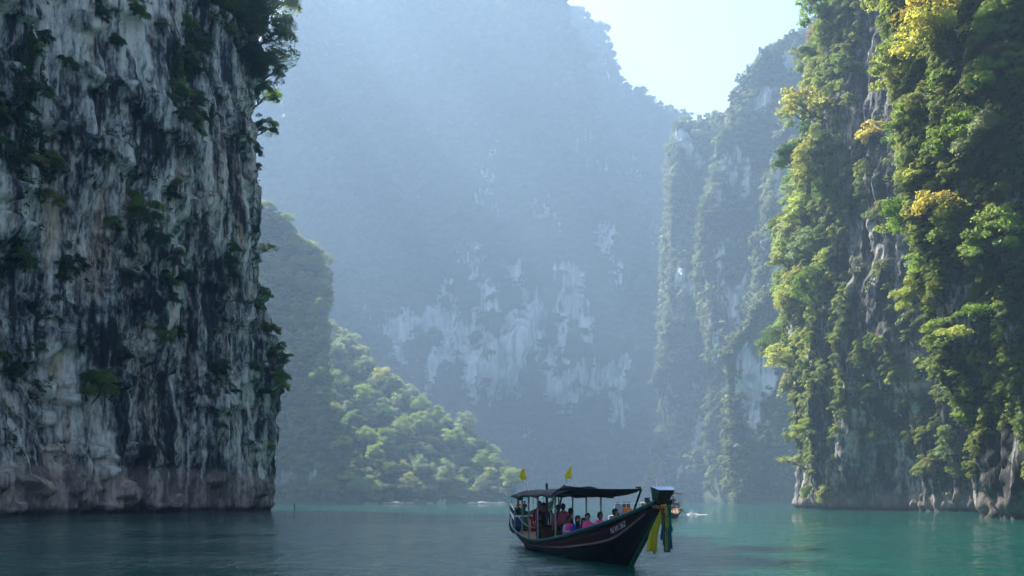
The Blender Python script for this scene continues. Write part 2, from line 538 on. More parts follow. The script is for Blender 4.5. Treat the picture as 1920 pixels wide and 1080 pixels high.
def forest_rock_mat(name, bright=0.42):
    """far slope: bare limestone where the 'rock' attribute says so, dark undergrowth elsewhere"""
    N = NT(name)
    a = N.n('ShaderNodeAttribute', attribute_name='rock')
    vs = N.coords((0.09, 0.09, 0.012))
    s = N.noise(vs, 1.0, 7, 0.62, 0.3)
    s2 = N.noise(N.coords((0.25, 0.25, 0.03)), 1.0, 6, 0.6)
    k = N.math('ADD', N.math('MULTIPLY', s, 0.6), N.math('MULTIPLY', s2, 0.4))
    rock = N.ramp(k, [(0.36, (0.07, 0.07, 0.07)), (0.48, (bright * .7, bright * .67, bright * .63)), (0.62, (bright * 1.35, bright * 1.3, bright * 1.22))])
    gr = N.mix(N.noise(N.coords((0.06, 0.06, 0.06)), 1.0, 5, 0.6), (0.035, 0.05, 0.022), (0.06, 0.08, 0.035))
    m = N.math('ADD', a.outputs['Fac'], N.math('MULTIPLY', N.math('SUBTRACT', k, 0.5), 2.4))
    m = N.ramp(m, [(0.39, 0.0), (0.62, 1.0)])
    col = N.mix(m, gr, rock)
    b = N.n('ShaderNodeBsdfPrincipled'); N.l(col, b.inputs['Base Color']); b.inputs['Roughness'].default_value = 0.9
    b.inputs['Specular IOR Level'].default_value = 0.15
    bp = N.n('ShaderNodeBump'); bp.inputs['Strength'].default_value = 0.6; bp.inputs['Distance'].default_value = 3.0
    N.l(k, bp.inputs['Height']); N.l(bp.outputs[0], b.inputs['Normal'])
    return N.surf(b.outputs[0])

fr_mat = forest_rock_mat('forested_limestone', 0.44)

def set_rock(S, patches, seed, scatter=0.0):
    """patches: (px, py, half-width, half-height, strength) of bare rock on the face"""
    P = S.P
    px, py = S.PX, S.PY
    m = np.zeros(px.shape)
    wob = fbm(P[..., 0] / 22, P[..., 2] / 40, seed * 1.3, 4, seed + 70)
    for cx, cy_, hw, hh, st in patches:
        r = np.sqrt(((px - cx) / hw) ** 2 + ((py - cy_) / hh) ** 2)
        m = np.maximum(m, st * (1 - sstep(0.45, 1.35, r + wob * 1.1)))
    m = m * (0.62 + 0.5 * sstep(-.35, .45, fbm(P[..., 0] / 7, P[..., 1] / 7, P[..., 2] / 34, 4, seed + 90)))
    if scatter:
        m = np.maximum(m, scatter * sstep(.08, .42, fbm(P[..., 0] / 17, P[..., 1] / 17, P[..., 2] / 42, 4, seed + 95)))
    S.rock = m
    full = np.zeros(len(S.me.vertices), dtype=np.float32)
    full[:m.size] = m.ravel()
    fattr(S.me, 'rock', full)

def b_massif(x, z):
    o = ridged(x / 120, z / 260, 0.4, 2, 301) * 16
    o += fbm(x / 55, z / 110, 2.2, 3, 311) * 18
    o += fbm(x / 16, z / 22, 1.2, 4, 321) * 6
    o += ridged((x - z * .25) / 48, z / 300, 3.3, 3, 331) * 11
    # ledges where the face steps back and crowns catch the sun
    for zl, dep, sd in ((300, 16, 3), (395, 30, 5), (455, 34, 8)):
        zz = zl + fbm(x / 45, x * 0, sd + .3, 3, 340 + sd) * 60
        o -= dep * sstep(0, 16, z - zz) * sstep(-.25, .25, fbm(x / 60, x * 0, sd + .7, 2, 350 + sd) + .1)
    # the pale hanging wall stands proud above the wooded talus
    o += (sstep(95, 120, z) - sstep(240, 300, z)) * 10 * sstep(190, 110, np.abs(x + 10))
    return o

mass_sil = [(60, 930), (200, 640), (330, 560), (430, 330), (480, 60), (530, -60), (700, -90), (900, -90), (1040, -45), (1066, 0), (1082, 70), (1108, 165), (1140, 262), (1178, 380), (1226, 540), (1290, 730), (1370, 930)]  # hidden left end shaped low to let sun reach the hillside
mass_back = [(880, 930), (930, 400), (985, 0), (1040, -14), (1085, 0), (1112, 14), (1142, 52), (1162, 100), (1198, 140), (1236, 165), (1258, 190), (1282, 222), (1310, 330), (1345, 520), (1400, 700), (1500, 850), (1600, 925)]
M1 = mountain('mountain', mass_sil, 980, 0.20, fr_mat, dx=2.6, nz=230, bulge=b_massif, seed=11, back=0.6)
set_rock(M1, [(900, 625, 185, 85, .78), (800, 610, 75, 70, 1.0), (905, 640, 60, 95, 1.0), (1010, 630, 80, 120, 1.0), (1070, 570, 40, 60, .9), (960, 690, 75, 55, 1), (920, 345, 30, 50, .62), (880, 470, 36, 32, .62), (1015, 400, 24, 26, .62),
              (1080, 265, 20, 30, .6), (1130, 460, 38, 52, .75), (1120, 290, 26, 28, .55), (1160, 520, 26, 30, .6), (1130, 710, 40, 50, .85), (1160, 780, 24, 36, .75), (960, 520, 60, 30, .55), (760, 590, 26, 40, .7), (1060, 520, 50, 30, .6)], 5)
tag(M1.obj, 'huge hazy forested limestone mountain closing the far end of the lake', None, None, 'structure')

M8 = mountain('mountain', mass_back, 1130, 0.20, fr_mat, dx=2.6, nz=200, bulge=b_massif, seed=14, back=0.5)
set_rock(M8, [(1160, 520, 26, 40, .6), (1190, 330, 18, 30, .55), (1150, 780, 24, 36, .75), (1230, 420, 18, 40, .5), (1130, 120, 16, 24, .5)], 25)
tag(M8.obj, 'further hazy ridge rising behind the shoulder of the great far mountain', None, None, 'structure')

def b_right(x, z):
    o = ridged((x + z * 0.16) / 66, z / 260, 7.4, 2, 401) * 26
    o += fbm(x / 20, z / 45, 2.2, 3, 411) * 8
    o += fbm(x / 8, z / 12, 1.2, 4, 421) * 3.5
    return o

m2_sil = [(1236, 938), (1250, 560), (1262, 300), (1272, 232), (1300, 218), (1330, 208), (1346, 222), (1362, 262), (1385, 420), (1420, 700), (1450, 935)]
M2 = mountain('mountain', m2_sil, 720, 0.22, fr_mat, dx=1.3, nz=190, bulge=b_right, seed=21, back=0.32, crest_noise=5, xj=6, splay=.05)
set_rock(M2, [(1330, 420, 20, 60, .5)], 6, .8)
tag(M2.obj, 'small hazy wooded peak in the gap between the two big mountains', None, None, 'structure')

m3_sil = [(1290, 938), (1296, 700), (1302, 520), (1318, 400), (1345, 300), (1362, 235), (1368, 196), (1384, 158), (1404, 128), (1440, 92), (1482, 62), (1540, 46), (1600, 20), (1700, 30), (1800, 200), (1900, 600), (1960, 930)]
M3 = mountain('mountain', m3_sil, 620, 0.26, fr_mat, dx=1.2, nz=210, bulge=b_right, seed=31, back=0.34, base=lambda x: -0.30 * (x - 175), crest_noise=5, xj=6, splay=.10, lean=24)
set_rock(M3, [(1425, 480, 30, 60, .72), (1470, 300, 26, 36, .6), (1345, 480, 24, 80, .62), (1330, 640, 18, 50, .6), (1390, 330, 20, 40, .6), (1400, 600, 20, 40, .6)], 9, .8)
tag(M3.obj, 'hazy forested mountain beside the sunlit right wall, topped by a rounded summit', None, None, 'structure')
m3b_sil = [(1396, 938), (1402, 640), (1410, 470), (1432, 370), (1458, 296), (1490, 214), (1530, 150), (1580, 130), (1700, 200), (1800, 500), (1880, 930)]
M6 = mountain('mountain', m3b_sil, 555, 0.22, fr_mat, dx=1.2, nz=170, bulge=b_right, seed=61, back=0.32, crest_noise=5, xj=6, splay=.10, lean=10)
set_rock(M6, [(1450, 560, 24, 60, .68), (1430, 440, 18, 50, .62), (1500, 330, 18, 40, .6)], 19, .8)
tag(M6.obj, 'steep wooded rib standing in front of the rounded summit beside the right wall', None, None, 'structure')
m3c_sil = [(1350, 938), (1356, 780), (1362, 700), (1376, 648), (1404, 596), (1428, 548), (1450, 520), (1500, 470), (1600, 430), (1700, 600), (1780, 930)]
M7 = mountain('mountain', m3c_sil, 500, 0.22, fr_mat, dx=1.1, nz=130, bulge=b_right, seed=71, back=0.4, crest_noise=4, xj=6, splay=.10, lean=8)
set_rock(M7, [(1405, 730, 30, 66, .95), (1440, 690, 34, 50, .75)], 29)
tag(M7.obj, 'low hazy spur with a bare white rock scar beside the right wall', None, None, 'structure')

def b_mid(x, z):
    return -45 * sstep(50, 150, z) + fbm(x / 24, z / 60, 2.2, 3, 511) * 9 + fbm(x / 9, z / 14, 1.2, 4, 521) * 3.5

m4_sil = [(290, 330), (400, 318), (458, 346), (504, 375), (536, 402), (560, 440), (574, 480), (582, 560), (594, 650), (618, 770), (646, 870), (664, 938)]
M4 = mountain('mountain', m4_sil, 470, 0.36, fr_mat, dx=1.2, nz=170, bulge=b_mid, seed=41, back=0.3, crest_noise=3, xj=5.0, splay=-.30)
set_rock(M4, [(545, 790, 16, 46, .7), (545, 900, 38, 28, .62), (598, 790, 8, 30, .45), (520, 430, 12, 30, .45)], 12)
tag(M4.obj, 'wooded cliff in half shade just behind the left limestone wall', None, None, 'structure')

def b_hill(x, z):
    return ridged(x / 34, z / 80, 2.2, 2, 611) * 10 + fbm(x / 14, z / 14, 1.2, 4, 621) * 5

m5_sil = [(430, 560), (560, 600), (612, 612), (655, 640), (700, 700), (760, 742), (800, 778), (850, 800), (900, 834), (936, 872), (955, 908), (968, 939)]
M5 = mountain('hillside', m5_sil, 560, 1.3, fr_mat, dx=1.8, nz=110, bulge=b_hill, seed=51, back=1.3, crest_noise=2)
set_rock(M5, [(800, 940, 150, 3, .4)], 15)
tag(M5.obj, 'sunlit hillside covered with round tropical trees down to the shore', None, None, 'structure')

# ------------------------------------------------------------------ trees
leaf_individual = leaf_mat('leaves', True)
leaf_far = leaf_mat('leaves_distant', False, (0.024, 0.036, 0.014), (0.042, 0.055, 0.022), 0.35)
leaf_mid = leaf_mat('leaves_middle_distance', False, (0.060, 0.090, 0.030), (0.135, 0.170, 0.055), 0.5)
leaf_rib = leaf_mat('leaves_hazy', False, (0.050, 0.066, 0.030), (0.120, 0.145, 0.065), 0.4)
bark = plain('bark', (0.10, 0.085, 0.07), 0.9, var=0.5, vscale=3)

def crown_arrays(nclump, nleaf, leaf, seed, flat=0.75, spread=1.0, droop=0.0, centre=(0, 0, 0)):
    r = np.random.default_rng(seed)
    # clumps over the upper shell of a lopsided ellipsoid, some hanging lower
    cs = []
    while len(cs) < nclump:
        v = r.normal(size=3); v /= np.linalg.norm(v)
        if v[2] < -0.45: continue
        rad = (0.35 + 0.65 * r.random() ** 0.5) * spread
        p = v * rad * np.array([1, 1, flat])
        p *= 1 + 0.35 * perlin(np.array(v[0] * 1.7), np.array(v[1] * 1.7), np.array(v[2] * 1.7), seed)
        cs.append(p)
    cs = np.array(cs)
    cr = 0.17 + 0.17 * r.random(nclump)
    per = nleaf // nclump
    ci = np.repeat(np.arange(nclump), per)
    n = len(ci)
    v = r.normal(size=(n, 3)); v[:, 2] = np.abs(v[:, 2]) * 0.9 - 0.25 * np.abs(r.normal(size=n)); v /= np.linalg.norm(v, axis=1, keepdims=True)
    pos = cs[ci] + v * cr[ci][:, None] * (0.55 + 0.5 * r.random(n))[:, None] * np.array([1.15, 1.15, 0.8])
    pos[:, 2] -= droop * (pos[:, 0] ** 2 + pos[:, 1] ** 2)
    nrm = v * 0.55 + r.normal(size=(n, 3)) * 0.55 + np.array([0, 0, 0.5])
    nrm /= np.linalg.norm(nrm, axis=1, keepdims=True)
    a = np.cross(nrm, r.normal(size=(n, 3))); a /= np.linalg.norm(a, axis=1, keepdims=True)
    b = np.cross(nrm, a)
    ln = leaf * (0.7 + 0.7 * r.random(n)); wd = ln * (0.42 + 0.2 * r.random(n))
    fold = nrm * (ln * 0.18)[:, None]
    c0 = pos - a * ln[:, None]; c2 = pos + a * ln[:, None] - fold
    c1 = pos + b * wd[:, None] + fold * 0.6; c3 = pos - b * wd[:, None] + fold * 0.6
    V = np.stack([c0, c1, c2, c3], 1).reshape(-1, 3) + np.array(centre)
    Q = np.arange(n * 4).reshape(-1, 4)
    tone_c = r.random(nclump)
    tone = np.repeat(np.clip(tone_c[ci] * 0.75 + r.random(n) * 0.35, 0, 1.1), 4)
    return V, Q, tone, cs + np.array(centre)

def crown_mesh(name, mat, **kw):
    V, Q, tone, cs = crown_arrays(**kw)
    me = np_mesh(name, V, quads=Q, mats=[mat], smooth=False)
    fattr(me, 'tone', tone)
    return me, cs

def tube_arrays(pts, radii, sides=6):
    pts = np.array(pts, dtype=float); n = len(pts)
    T = np.gradient(pts, axis=0); T /= np.linalg.norm(T, axis=1, keepdims=True) + 1e-9
    ref = np.array([0.3, 0.2, 1.0]) if abs(T[:, 2]).mean() < 0.8 else np.array([1.0, 0.2, 0.1])
    A = np.cross(T, ref); A /= np.linalg.norm(A, axis=1, keepdims=True) + 1e-9
    B = np.cross(T, A)
    th = np.linspace(0, 2 * np.pi, sides, endpoint=False)
    V = pts[:, None] + np.array(radii)[:, None, None] * (A[:, None] * np.cos(th)[None, :, None] + B[:, None] * np.sin(th)[None, :, None])
    idx = np.arange(n * sides).reshape(n, sides)
    q = np.stack([idx[:-1], np.roll(idx[:-1], -1, 1), np.roll(idx[1:], -1, 1), idx[1:]], -1).reshape(-1, 4)
    return V.reshape(-1, 3), q

def merge(parts):
    Vs, Qs, o = [], [], 0
    for V, q in parts:
        Vs.append(V); Qs.append(q + o); o += len(V)
    return np.vstack(Vs), np.vstack(Qs)

def trunk_mesh(name, base, top, cs, r0, seed, nb=9):
    r = np.random.default_rng(seed)
    base = np.array(base, float); top = np.array(top, float)
    t = np.linspace(0, 1, 7)[:, None]
    mid = (base + top) / 2 + np.array([0.10, r.normal() * 0.08, -0.12])
    path = (1 - t) ** 2 * base + 2 * t * (1 - t) * mid + t ** 2 * top
    parts = [tube_arrays(path, np.linspace(r0, r0 * 0.55, 7), 7)]
    for c in cs[r.permutation(len(cs))[:nb]]:
        t2 = np.linspace(0, 1, 5)[:, None]
        st = path[3 + r.integers(0, 4)]
        m2 = (st + c) / 2 + r.normal(size=3) * 0.08
        p2 = (1 - t2) ** 2 * st + 2 * t2 * (1 - t2) * m2 + t2 ** 2 * c
        parts.append(tube_arrays(p2, np.linspace(r0 * 0.45, r0 * 0.1, 5), 5))
    V, q = merge(parts)
    return np_mesh(name, V, quads=q, mats=[bark])

VAR = {}
def make_variants():
    for k in range(5):       # leaning cliff trees: rooted at the origin, +x points away from the wall
        ctr = (0.62 + 0.12 * k / 4, 0, 0.55 + 0.25 * (k % 3))
        me, cs = crown_mesh('crown', leaf_individual, nclump=26 + 4 * k, nleaf=3800, leaf=0.050, seed=100 + k, flat=0.9 + 0.07 * k, spread=0.86, droop=0.10, centre=ctr)
        tr = trunk_mesh('trunk', (-0.25, 0, -0.25), (ctr[0], 0, ctr[2] - 0.15), cs, 0.055, 200 + k)
        VAR[('lean', k)] = (me, tr)
    for k in range(4):       # upright forest trees
        me, cs = crown_mesh('crown', leaf_individual, nclump=34 + 4 * k, nleaf=3200, leaf=0.052, seed=120 + k, flat=0.95 + 0.15 * (k % 3), spread=0.9, centre=(0, 0, 1.35))
        tr = trunk_mesh('trunk', (0, 0, -0.3), (0, 0, 1.1), cs, 0.06, 220 + k)
        VAR[('tall', k)] = (me, tr)
    for k in range(4):       # shrubs, hanging a little
        me, cs = crown_mesh('crown', leaf_individual, nclump=16 + 3 * k, nleaf=2000, leaf=0.068, seed=140 + k, flat=0.85, spread=0.8, droop=0.25, centre=(0.4, 0, 0.25))
        tr = trunk_mesh('stem', (-0.3, 0, -0.2), (0.4, 0, 0.15), cs, 0.045, 240 + k, nb=7)
        VAR[('shrub', k)] = (me, tr)
    for k in range(3):       # airy, thinly leaved tree reaching out on bare limbs
        ctr = (1.0, 0, 0.5)
        me, cs = crown_mesh('crown', leaf_individual, nclump=20, nleaf=900, leaf=0.062, seed=160 + k, flat=0.42, spread=0.95, centre=ctr)
        tr = trunk_mesh('trunk', (-0.3, 0, -0.1), (0.9, 0, 0.42), cs, 0.045, 260 + k, nb=14)
        VAR[('airy', k)] = (me, tr)
make_variants()

COL = {
    'dark green': (0.036, 0.068, 0.018), 'green': (0.074, 0.122, 0.022), 'bright green': (0.100, 0.150, 0.034), 'yellow green': (0.150, 0.175, 0.046),
    'yellow': (0.205, 0.200, 0.045), 'grey green': (0.110, 0.142, 0.066), 'olive': (0.115, 0.128, 0.040), 'brown': (0.095, 0.080, 0.050), 'orange': (0.24, 0.16, 0.034),
}
def tree(kind, loc, size, colour, rz, label, group=None, name=None, tilt=0.0, squash=1.0):
    ks = [k for k in VAR if k[0] == kind]
    me, tr = VAR[random.choice(ks)]
    name = name or ('shrub' if kind == 'shrub' else 'tree')
    o = empty(name, loc, 0)
    o.rotation_euler = (random.uniform(-.1, .1), tilt, rz)
    o.scale = (size, size, size * squash)
    tag(o, label, 'shrub' if name == 'shrub' else 'tree', group)
    c = link_mesh('crown', me, o)
    b = COL[colour]
    j = random.uniform(0.8, 1.25); h = random.uniform(0.88, 1.14)
    c.color = (b[0] * j * h, b[1] * j, b[2] * j, 1)
    link_mesh('stem' if kind == 'shrub' else 'trunk', tr, o)
    return o

def wall_tree(S, px, py, size, kind, colour, label, group=None, sink=0.0, tilt=0.0, name=None, turn=0.0):
    p, n, bn = surf_at(S, px, py)
    rz = math.atan2(bn[1], bn[0]) + turn
    return tree(kind, (p[0] - bn[0] * sink, p[1] - bn[1] * sink, p[2]), size, colour, rz, label, group, name=name, tilt=tilt)

def ell(px, py, zones):
    m = np.zeros(np.shape(px))
    for cx, cy_, hw, hh, st in zones:
        r = np.sqrt(((px - cx) / hw) ** 2 + ((py - cy_) / hh) ** 2)
        m = np.maximum(m, st * (1 - sstep(0.75, 1.15, r)))
    return m

def pick(P, prob, mind, nmax, r):
    """random picks from grid points P with probability PROB and a minimum spacing"""
    P = P.reshape(-1, 3); prob = prob.ravel()
    ok = np.nonzero(prob > 0.01)[0]
    ok = ok[r.random(len(ok)) < prob[ok]]
    ok = r.permutation(ok)
    cell = {}; out = []
    for i in ok:
        p = P[i]; c = tuple((p // mind).astype(int)); good = True
        for dx in (-1, 0, 1):
            for dy in (-1, 0, 1):
                for dz in (-1, 0, 1):
                    for j in cell.get((c[0] + dx, c[1] + dy, c[2] + dz), ()):
                        if ((P[j] - p) ** 2).sum() < mind * mind: good = False; break
                    if not good: break
                if not good: break
            if not good: break
        if good:
            cell.setdefault(c, []).append(i); out.append(i)
            if len(out) >= nmax: break
    return np.array(out, dtype=int)

def facing(S, lim=0.30):
    V = S.P - np.array([0, 0, CAMZ]); V = V / np.linalg.norm(V, axis=2, keepdims=True)
    return ((V * S.base_n).sum(2) < lim) & (S.PX > -60) & (S.PX < 1990) & (S.PY > -90) & (S.P[..., 1] > 10)

def band(py):
    for lim, t in ((90, 'topmost'), (210, 'near top'), (330, 'upper third'), (450, 'upper middle'), (560, 'lower middle'), (680, 'lower third'), (790, 'low down')):
        if py < lim: return t
    return 'near water'
def across(px, cuts, words):
    return words[int(np.searchsorted(cuts, px))]
def sizeword(v, lo, hi):
    k = (v - lo) / (hi - lo)
    return 'small' if k < .33 else ('middling' if k < .67 else 'large')

# --- far right wall
rr = np.random.default_rng(5)
bare_r = [(1625, 520, 42, 140, 1), (1655, 200, 44, 230, .98), (1695, 420, 40, 170, .96), (1590, 690, 26, 50, .8), (1700, 640, 34, 60, .7), (1490, 925, 400, 52, .93), (1560, 850, 34, 60, .5), (1665, 850, 60, 70, .6)]
pr = facing(CR) * (1 - ell(CR.PX, CR.PY, bare_r)) * (CR.P[..., 2] > 3)
dens = 0.4 + 0.6 * sstep(-0.2, 0.25, fbm(CR.P[..., 0] / 14, CR.P[..., 1] / 14, CR.P[..., 2] / 18, 3, 77))
pr = pr * dens * np.where(CR.PY > 760, 0.35, 1.0)
ids = pick(CR.P, pr * 0.5, 3.5, 185, rr)
XR = ([1500, 1580, 1680], ['on the outer edge', 'before the dark recess', 'beside the dark recess', 'behind the near pillar'])
XP = ([1760, 1830, 1880], ['over the gap', 'on the left edge', 'on the front', 'far right'])
XL = ([120, 240, 340, 430], ['at the far left', 'left of the middle bushes', 'by the middle bushes', 'on the dark streaks', 'next to the outer edge'])
for n_, i in enumerate(ids):
    px, py = CR.PX.ravel()[i], CR.PY.ravel()[i]
    p = CR.P.reshape(-1, 3)[i]; bn = CR.base_n.reshape(-1, 3)[i]
    left = px < 1600
    colr = rr.choice(['yellow green', 'green', 'bright green', 'grey green', 'olive', 'dark green', 'yellow', 'brown'], p=[.24, .19, .20, .16, .10, .06, .02, .03] if left else [.08, .26, .08, .26, .12, .16, .01, .03])
    small = rr.random() < 0.40 or py > 760
    if small:
        sz = rr.uniform(1.6, 2.9); d_ = f'{sizeword(sz, 1.6, 2.9)} {colr}'; w_ = f'{across(px, *XR)}, {band(py)}'
        tree('shrub', p - bn * 0.2, sz, colr, math.atan2(bn[1], bn[0]) + rr.normal() * .4, f'{d_} shrub of the sunlit wall, {w_}', 'shrubs on the sunlit wall')
    else:
        sz = rr.uniform(2.8, 4.8); d_ = f'{sizeword(sz, 2.8, 4.8)} {colr}'; w_ = f'{across(px, *XR)}, {band(py)}'
        tree('lean', p - bn * 0.3, sz, colr, math.atan2(bn[1], bn[0]) + rr.normal() * .5, f'{d_} tree of the sunlit wall, {w_}', 'trees on the sunlit wall', tilt=rr.normal() * .15)

# --- near right pillar
bare_p = [(1800, 600, 48, 100, 1), (1885, 880, 60, 90, 1), (1850, 720, 24, 100, .9), (1800, 760, 60, 40, .6), (1850, 950, 200, 40, 1)]
pp = facing(CP, .45) * (1 - ell(CP.PX, CP.PY, bare_p)) * (CP.P[..., 2] > 4)
ids = pick(CP.P, pp * 0.5, 2.1, 150, rr)
for n_, i in enumerate(ids):
    px, py = CP.PX.ravel()[i], CP.PY.ravel()[i]
    p = CP.P.reshape(-1, 3)[i]; bn = CP.base_n.reshape(-1, 3)[i]
    left = px < 1830
    colr = rr.choice(['yellow green', 'green', 'bright green', 'grey green', 'olive', 'dark green', 'yellow', 'orange'], p=[.31, .17, .27, .08, .05, .08, .04, .00] if left else [.16, .22, .22, .16, .07, .16, .005, .005])
    if rr.random() < 0.45 or py > 620:
        sz = rr.uniform(0.9, 1.7); d_ = f'{sizeword(sz, .9, 1.7)} {colr}'; w_ = f'{across(px, *XP)}, {band(py)}'
        tree('shrub', p - bn * 0.15, sz, colr, math.atan2(bn[1], bn[0]) + rr.normal() * .4, f'{d_} shrub on near pillar, {w_}', 'shrubs on the near pillar')
    else:
        sz = rr.uniform(1.7, 3.2); ai = rr.random() < .2; d_ = f"{sizeword(sz, 1.7, 3.2)} {colr} {'airy' if ai else 'leafy'}"; w_ = f'{across(px, *XP)}, {band(py)}'
        tree('airy' if ai else 'lean', p - bn * 0.2, sz, colr, math.atan2(bn[1], bn[0]) + rr.normal() * .5, f'{d_} tree on near pillar, {w_}', 'trees on the near pillar', tilt=rr.normal() * .15)

# --- trees that stand out on the right
for S, px, py, size, kind, colr, label in [
    (CR, 1535, 215, 5.6, 'airy', 'yellow', 'airy yellow tree reaching out over the hazy mountain from the far right wall'),
    (CR, 1512, 440, 4.8, 'lean', 'yellow green', 'broad pale yellow green tree bulging from the outer edge of the right wall'),
    (CR, 1500, 470, 4.6, 'lean', 'grey green', 'grey green tree on the outer edge below the broad pale yellow one'),
    (CR, 1632, 245, 3.2, 'shrub', 'yellow', 'small round pale yellow tree alone on the dark recessed rock'),
    (CR, 1500, 880, 3.4, 'airy', 'yellow green', 'bright yellow green bush hanging just above the water at the cliff corner'),
    (CR, 1508, 830, 3.0, 'lean', 'bright green', 'bright green bush above the yellow green one at the cliff corner'),
    (CR, 1530, 120, 4.6, 'lean', 'grey green', 'grey green tree leaning from the upper outer edge of the right wall'),
    (CR, 1550, 40, 4.8, 'lean', 'green', 'green tree at the top outer edge of the right wall'),
    (CP, 1790, 120, 4.0, 'lean', 'yellow', 'large yellow leaved tree crowning the upper edge of the near pillar'),
    (CP, 1780, 60, 3.6, 'airy', 'yellow', 'airy yellow tree topmost of the near pillar'),
    (CP, 1780, 420, 3.0, 'airy', 'yellow', 'thin yellow branch tree reaching sideways from the pillar over the dark gap'),
    (CP, 1790, 660, 2.7, 'lean', 'bright green', 'bright lime green tree growing on the stalactite block'),
    (CP, 1815, 655, 2.0, 'airy', 'yellow green', 'wispy yellow green sapling beside the lime green tree on the block'),
    (CP, 1840, 810, 1.3, 'shrub', 'yellow green', 'little yellow green shrub low on the pillar edge'),
]:
    wall_tree(S, px, py, size, kind, colr, label, sink=0.3, name='shrub' if kind == 'shrub' else 'tree')

# --- left wall: trees along its outer edge and dark bushes on the face
for px, py, size, kind, colr, label in [
    (478, 12, 4.6, 'lean', 'dark green', 'dark tree at the top of the shaded wall beside the sky blue haze'),
    (505, 30, 4.2, 'lean', 'green', 'topmost back lit tree on the outer edge of the shaded wall'),
    (492, 78, 4.6, 'lean', 'green', 'wide back lit tree overhanging the haze high on the shaded wall edge'),
    (500, 118, 3.6, 'airy', 'bright green', 'airy bright leaved branch tree sticking out below the wide back lit one'),
    (490, 165, 3.6, 'lean', 'dark green', 'dark tree under the airy bright one on the shaded wall edge'),
    (500, 205, 3.4, 'lean', 'green', 'back lit green tree pointing outward in the middle of the edge trees'),
    (497, 250, 2.6, 'lean', 'dark green', 'lowest of the dark trees hanging on the upper wall edge'),
    (470, 140, 3.6, 'lean', 'dark green', 'dark bushy tree set back from the upper edge of the shaded wall'),
    (455, 60, 4.2, 'lean', 'dark green', 'dark tree inside the upper edge of the shaded wall'),
    (502, 560, 1.6, 'shrub', 'green', 'small bush on the edge of the shaded wall halfway down'),
    (508, 625, 1.7, 'airy', 'dark green', 'thin dark twiggy tree poking out from the shaded wall edge'),
    (510, 680, 2.6, 'lean', 'dark green', 'dark rounded tree on the lower edge of the shaded wall'),
    (516, 735, 2.2, 'lean', 'green', 'green tree under the dark rounded one on the lower wall edge'),
    (520, 745, 1.6, 'airy', 'yellow', 'small sunlit yellow tree glowing at the lower wall edge'),
    (512, 850, 1.1, 'shrub', 'yellow green', 'tiny yellow green tuft near the foot of the wall edge'),
    (495, 470, 2.0, 'airy', 'yellow', 'yellow back lit sprig tree on the wall edge before the hazy cliff'),
    (180, 762, 2.5, 'lean', 'green', 'round green bush alone on the lower face of the shaded wall'),
    (262, 432, 2.9, 'lean', 'green', 'large green bush in the middle of the shaded wall'),
    (292, 462, 2.2, 'lean', 'dark green', 'dark green bush touching the large one in the middle of the wall'),
    (212, 412, 1.7, 'shrub', 'green', 'small green shrub left of the large middle bush'),
    (308, 652, 1.8, 'lean', 'green', 'small green bush above the round one on the shaded wall'),
    (85, 655, 1.1, 'shrub', 'bright green', 'light green tuft on the lower left of the shaded wall'),
    (335, 565, 1.5, 'shrub', 'dark green', 'dark shrub under the middle bushes of the shaded wall'),
]:
    wall_tree(CL, px, py, size, kind, colr, label, sink=0.2, name='shrub' if size < 2.3 else 'tree')  # small edge trees are named shrub as well
pl = np.zeros(CL.PX.shape)
for cx, cy_, hw, hh, st in [(350, 150, 34, 110, 1), (365, 220, 40, 40, 1), (40, 80, 70, 60, .9), (20, 260, 60, 60, .9), (70, 300, 50, 50, 1), (20, 520, 40, 40, .9), (230, 20, 60, 30, .6), (420, 30, 60, 60, 1), (10, 650, 30, 60, .7), (330, 540, 40, 50, .6), (300, 340, 30, 40, .5), (60, 160, 30, 30, .6), (120, 500, 40, 24, .4)]:
    pl = np.maximum(pl, ell(CL.PX, CL.PY, [(cx, cy_, hw, hh, st)]))
pl = np.maximum(pl, 0.05) * facing(CL, .2) * (CL.P[..., 2] > 14)
ids = pick(CL.P, pl * 0.3, 1.5, 120, rr)
for i in ids:
    py = CL.PY.ravel()[i]; p = CL.P.reshape(-1, 3)[i]; bn = CL.base_n.reshape(-1, 3)[i]
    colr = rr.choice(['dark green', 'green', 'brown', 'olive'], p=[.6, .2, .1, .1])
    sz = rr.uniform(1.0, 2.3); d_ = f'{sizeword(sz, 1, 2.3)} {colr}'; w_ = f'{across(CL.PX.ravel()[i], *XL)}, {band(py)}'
    tree('shrub', p - bn * .15, sz, colr, math.atan2(bn[1], bn[0]) + rr.normal() * .4, f'{d_} shrub of the shaded wall, {w_}', 'shrubs on the shaded wall')

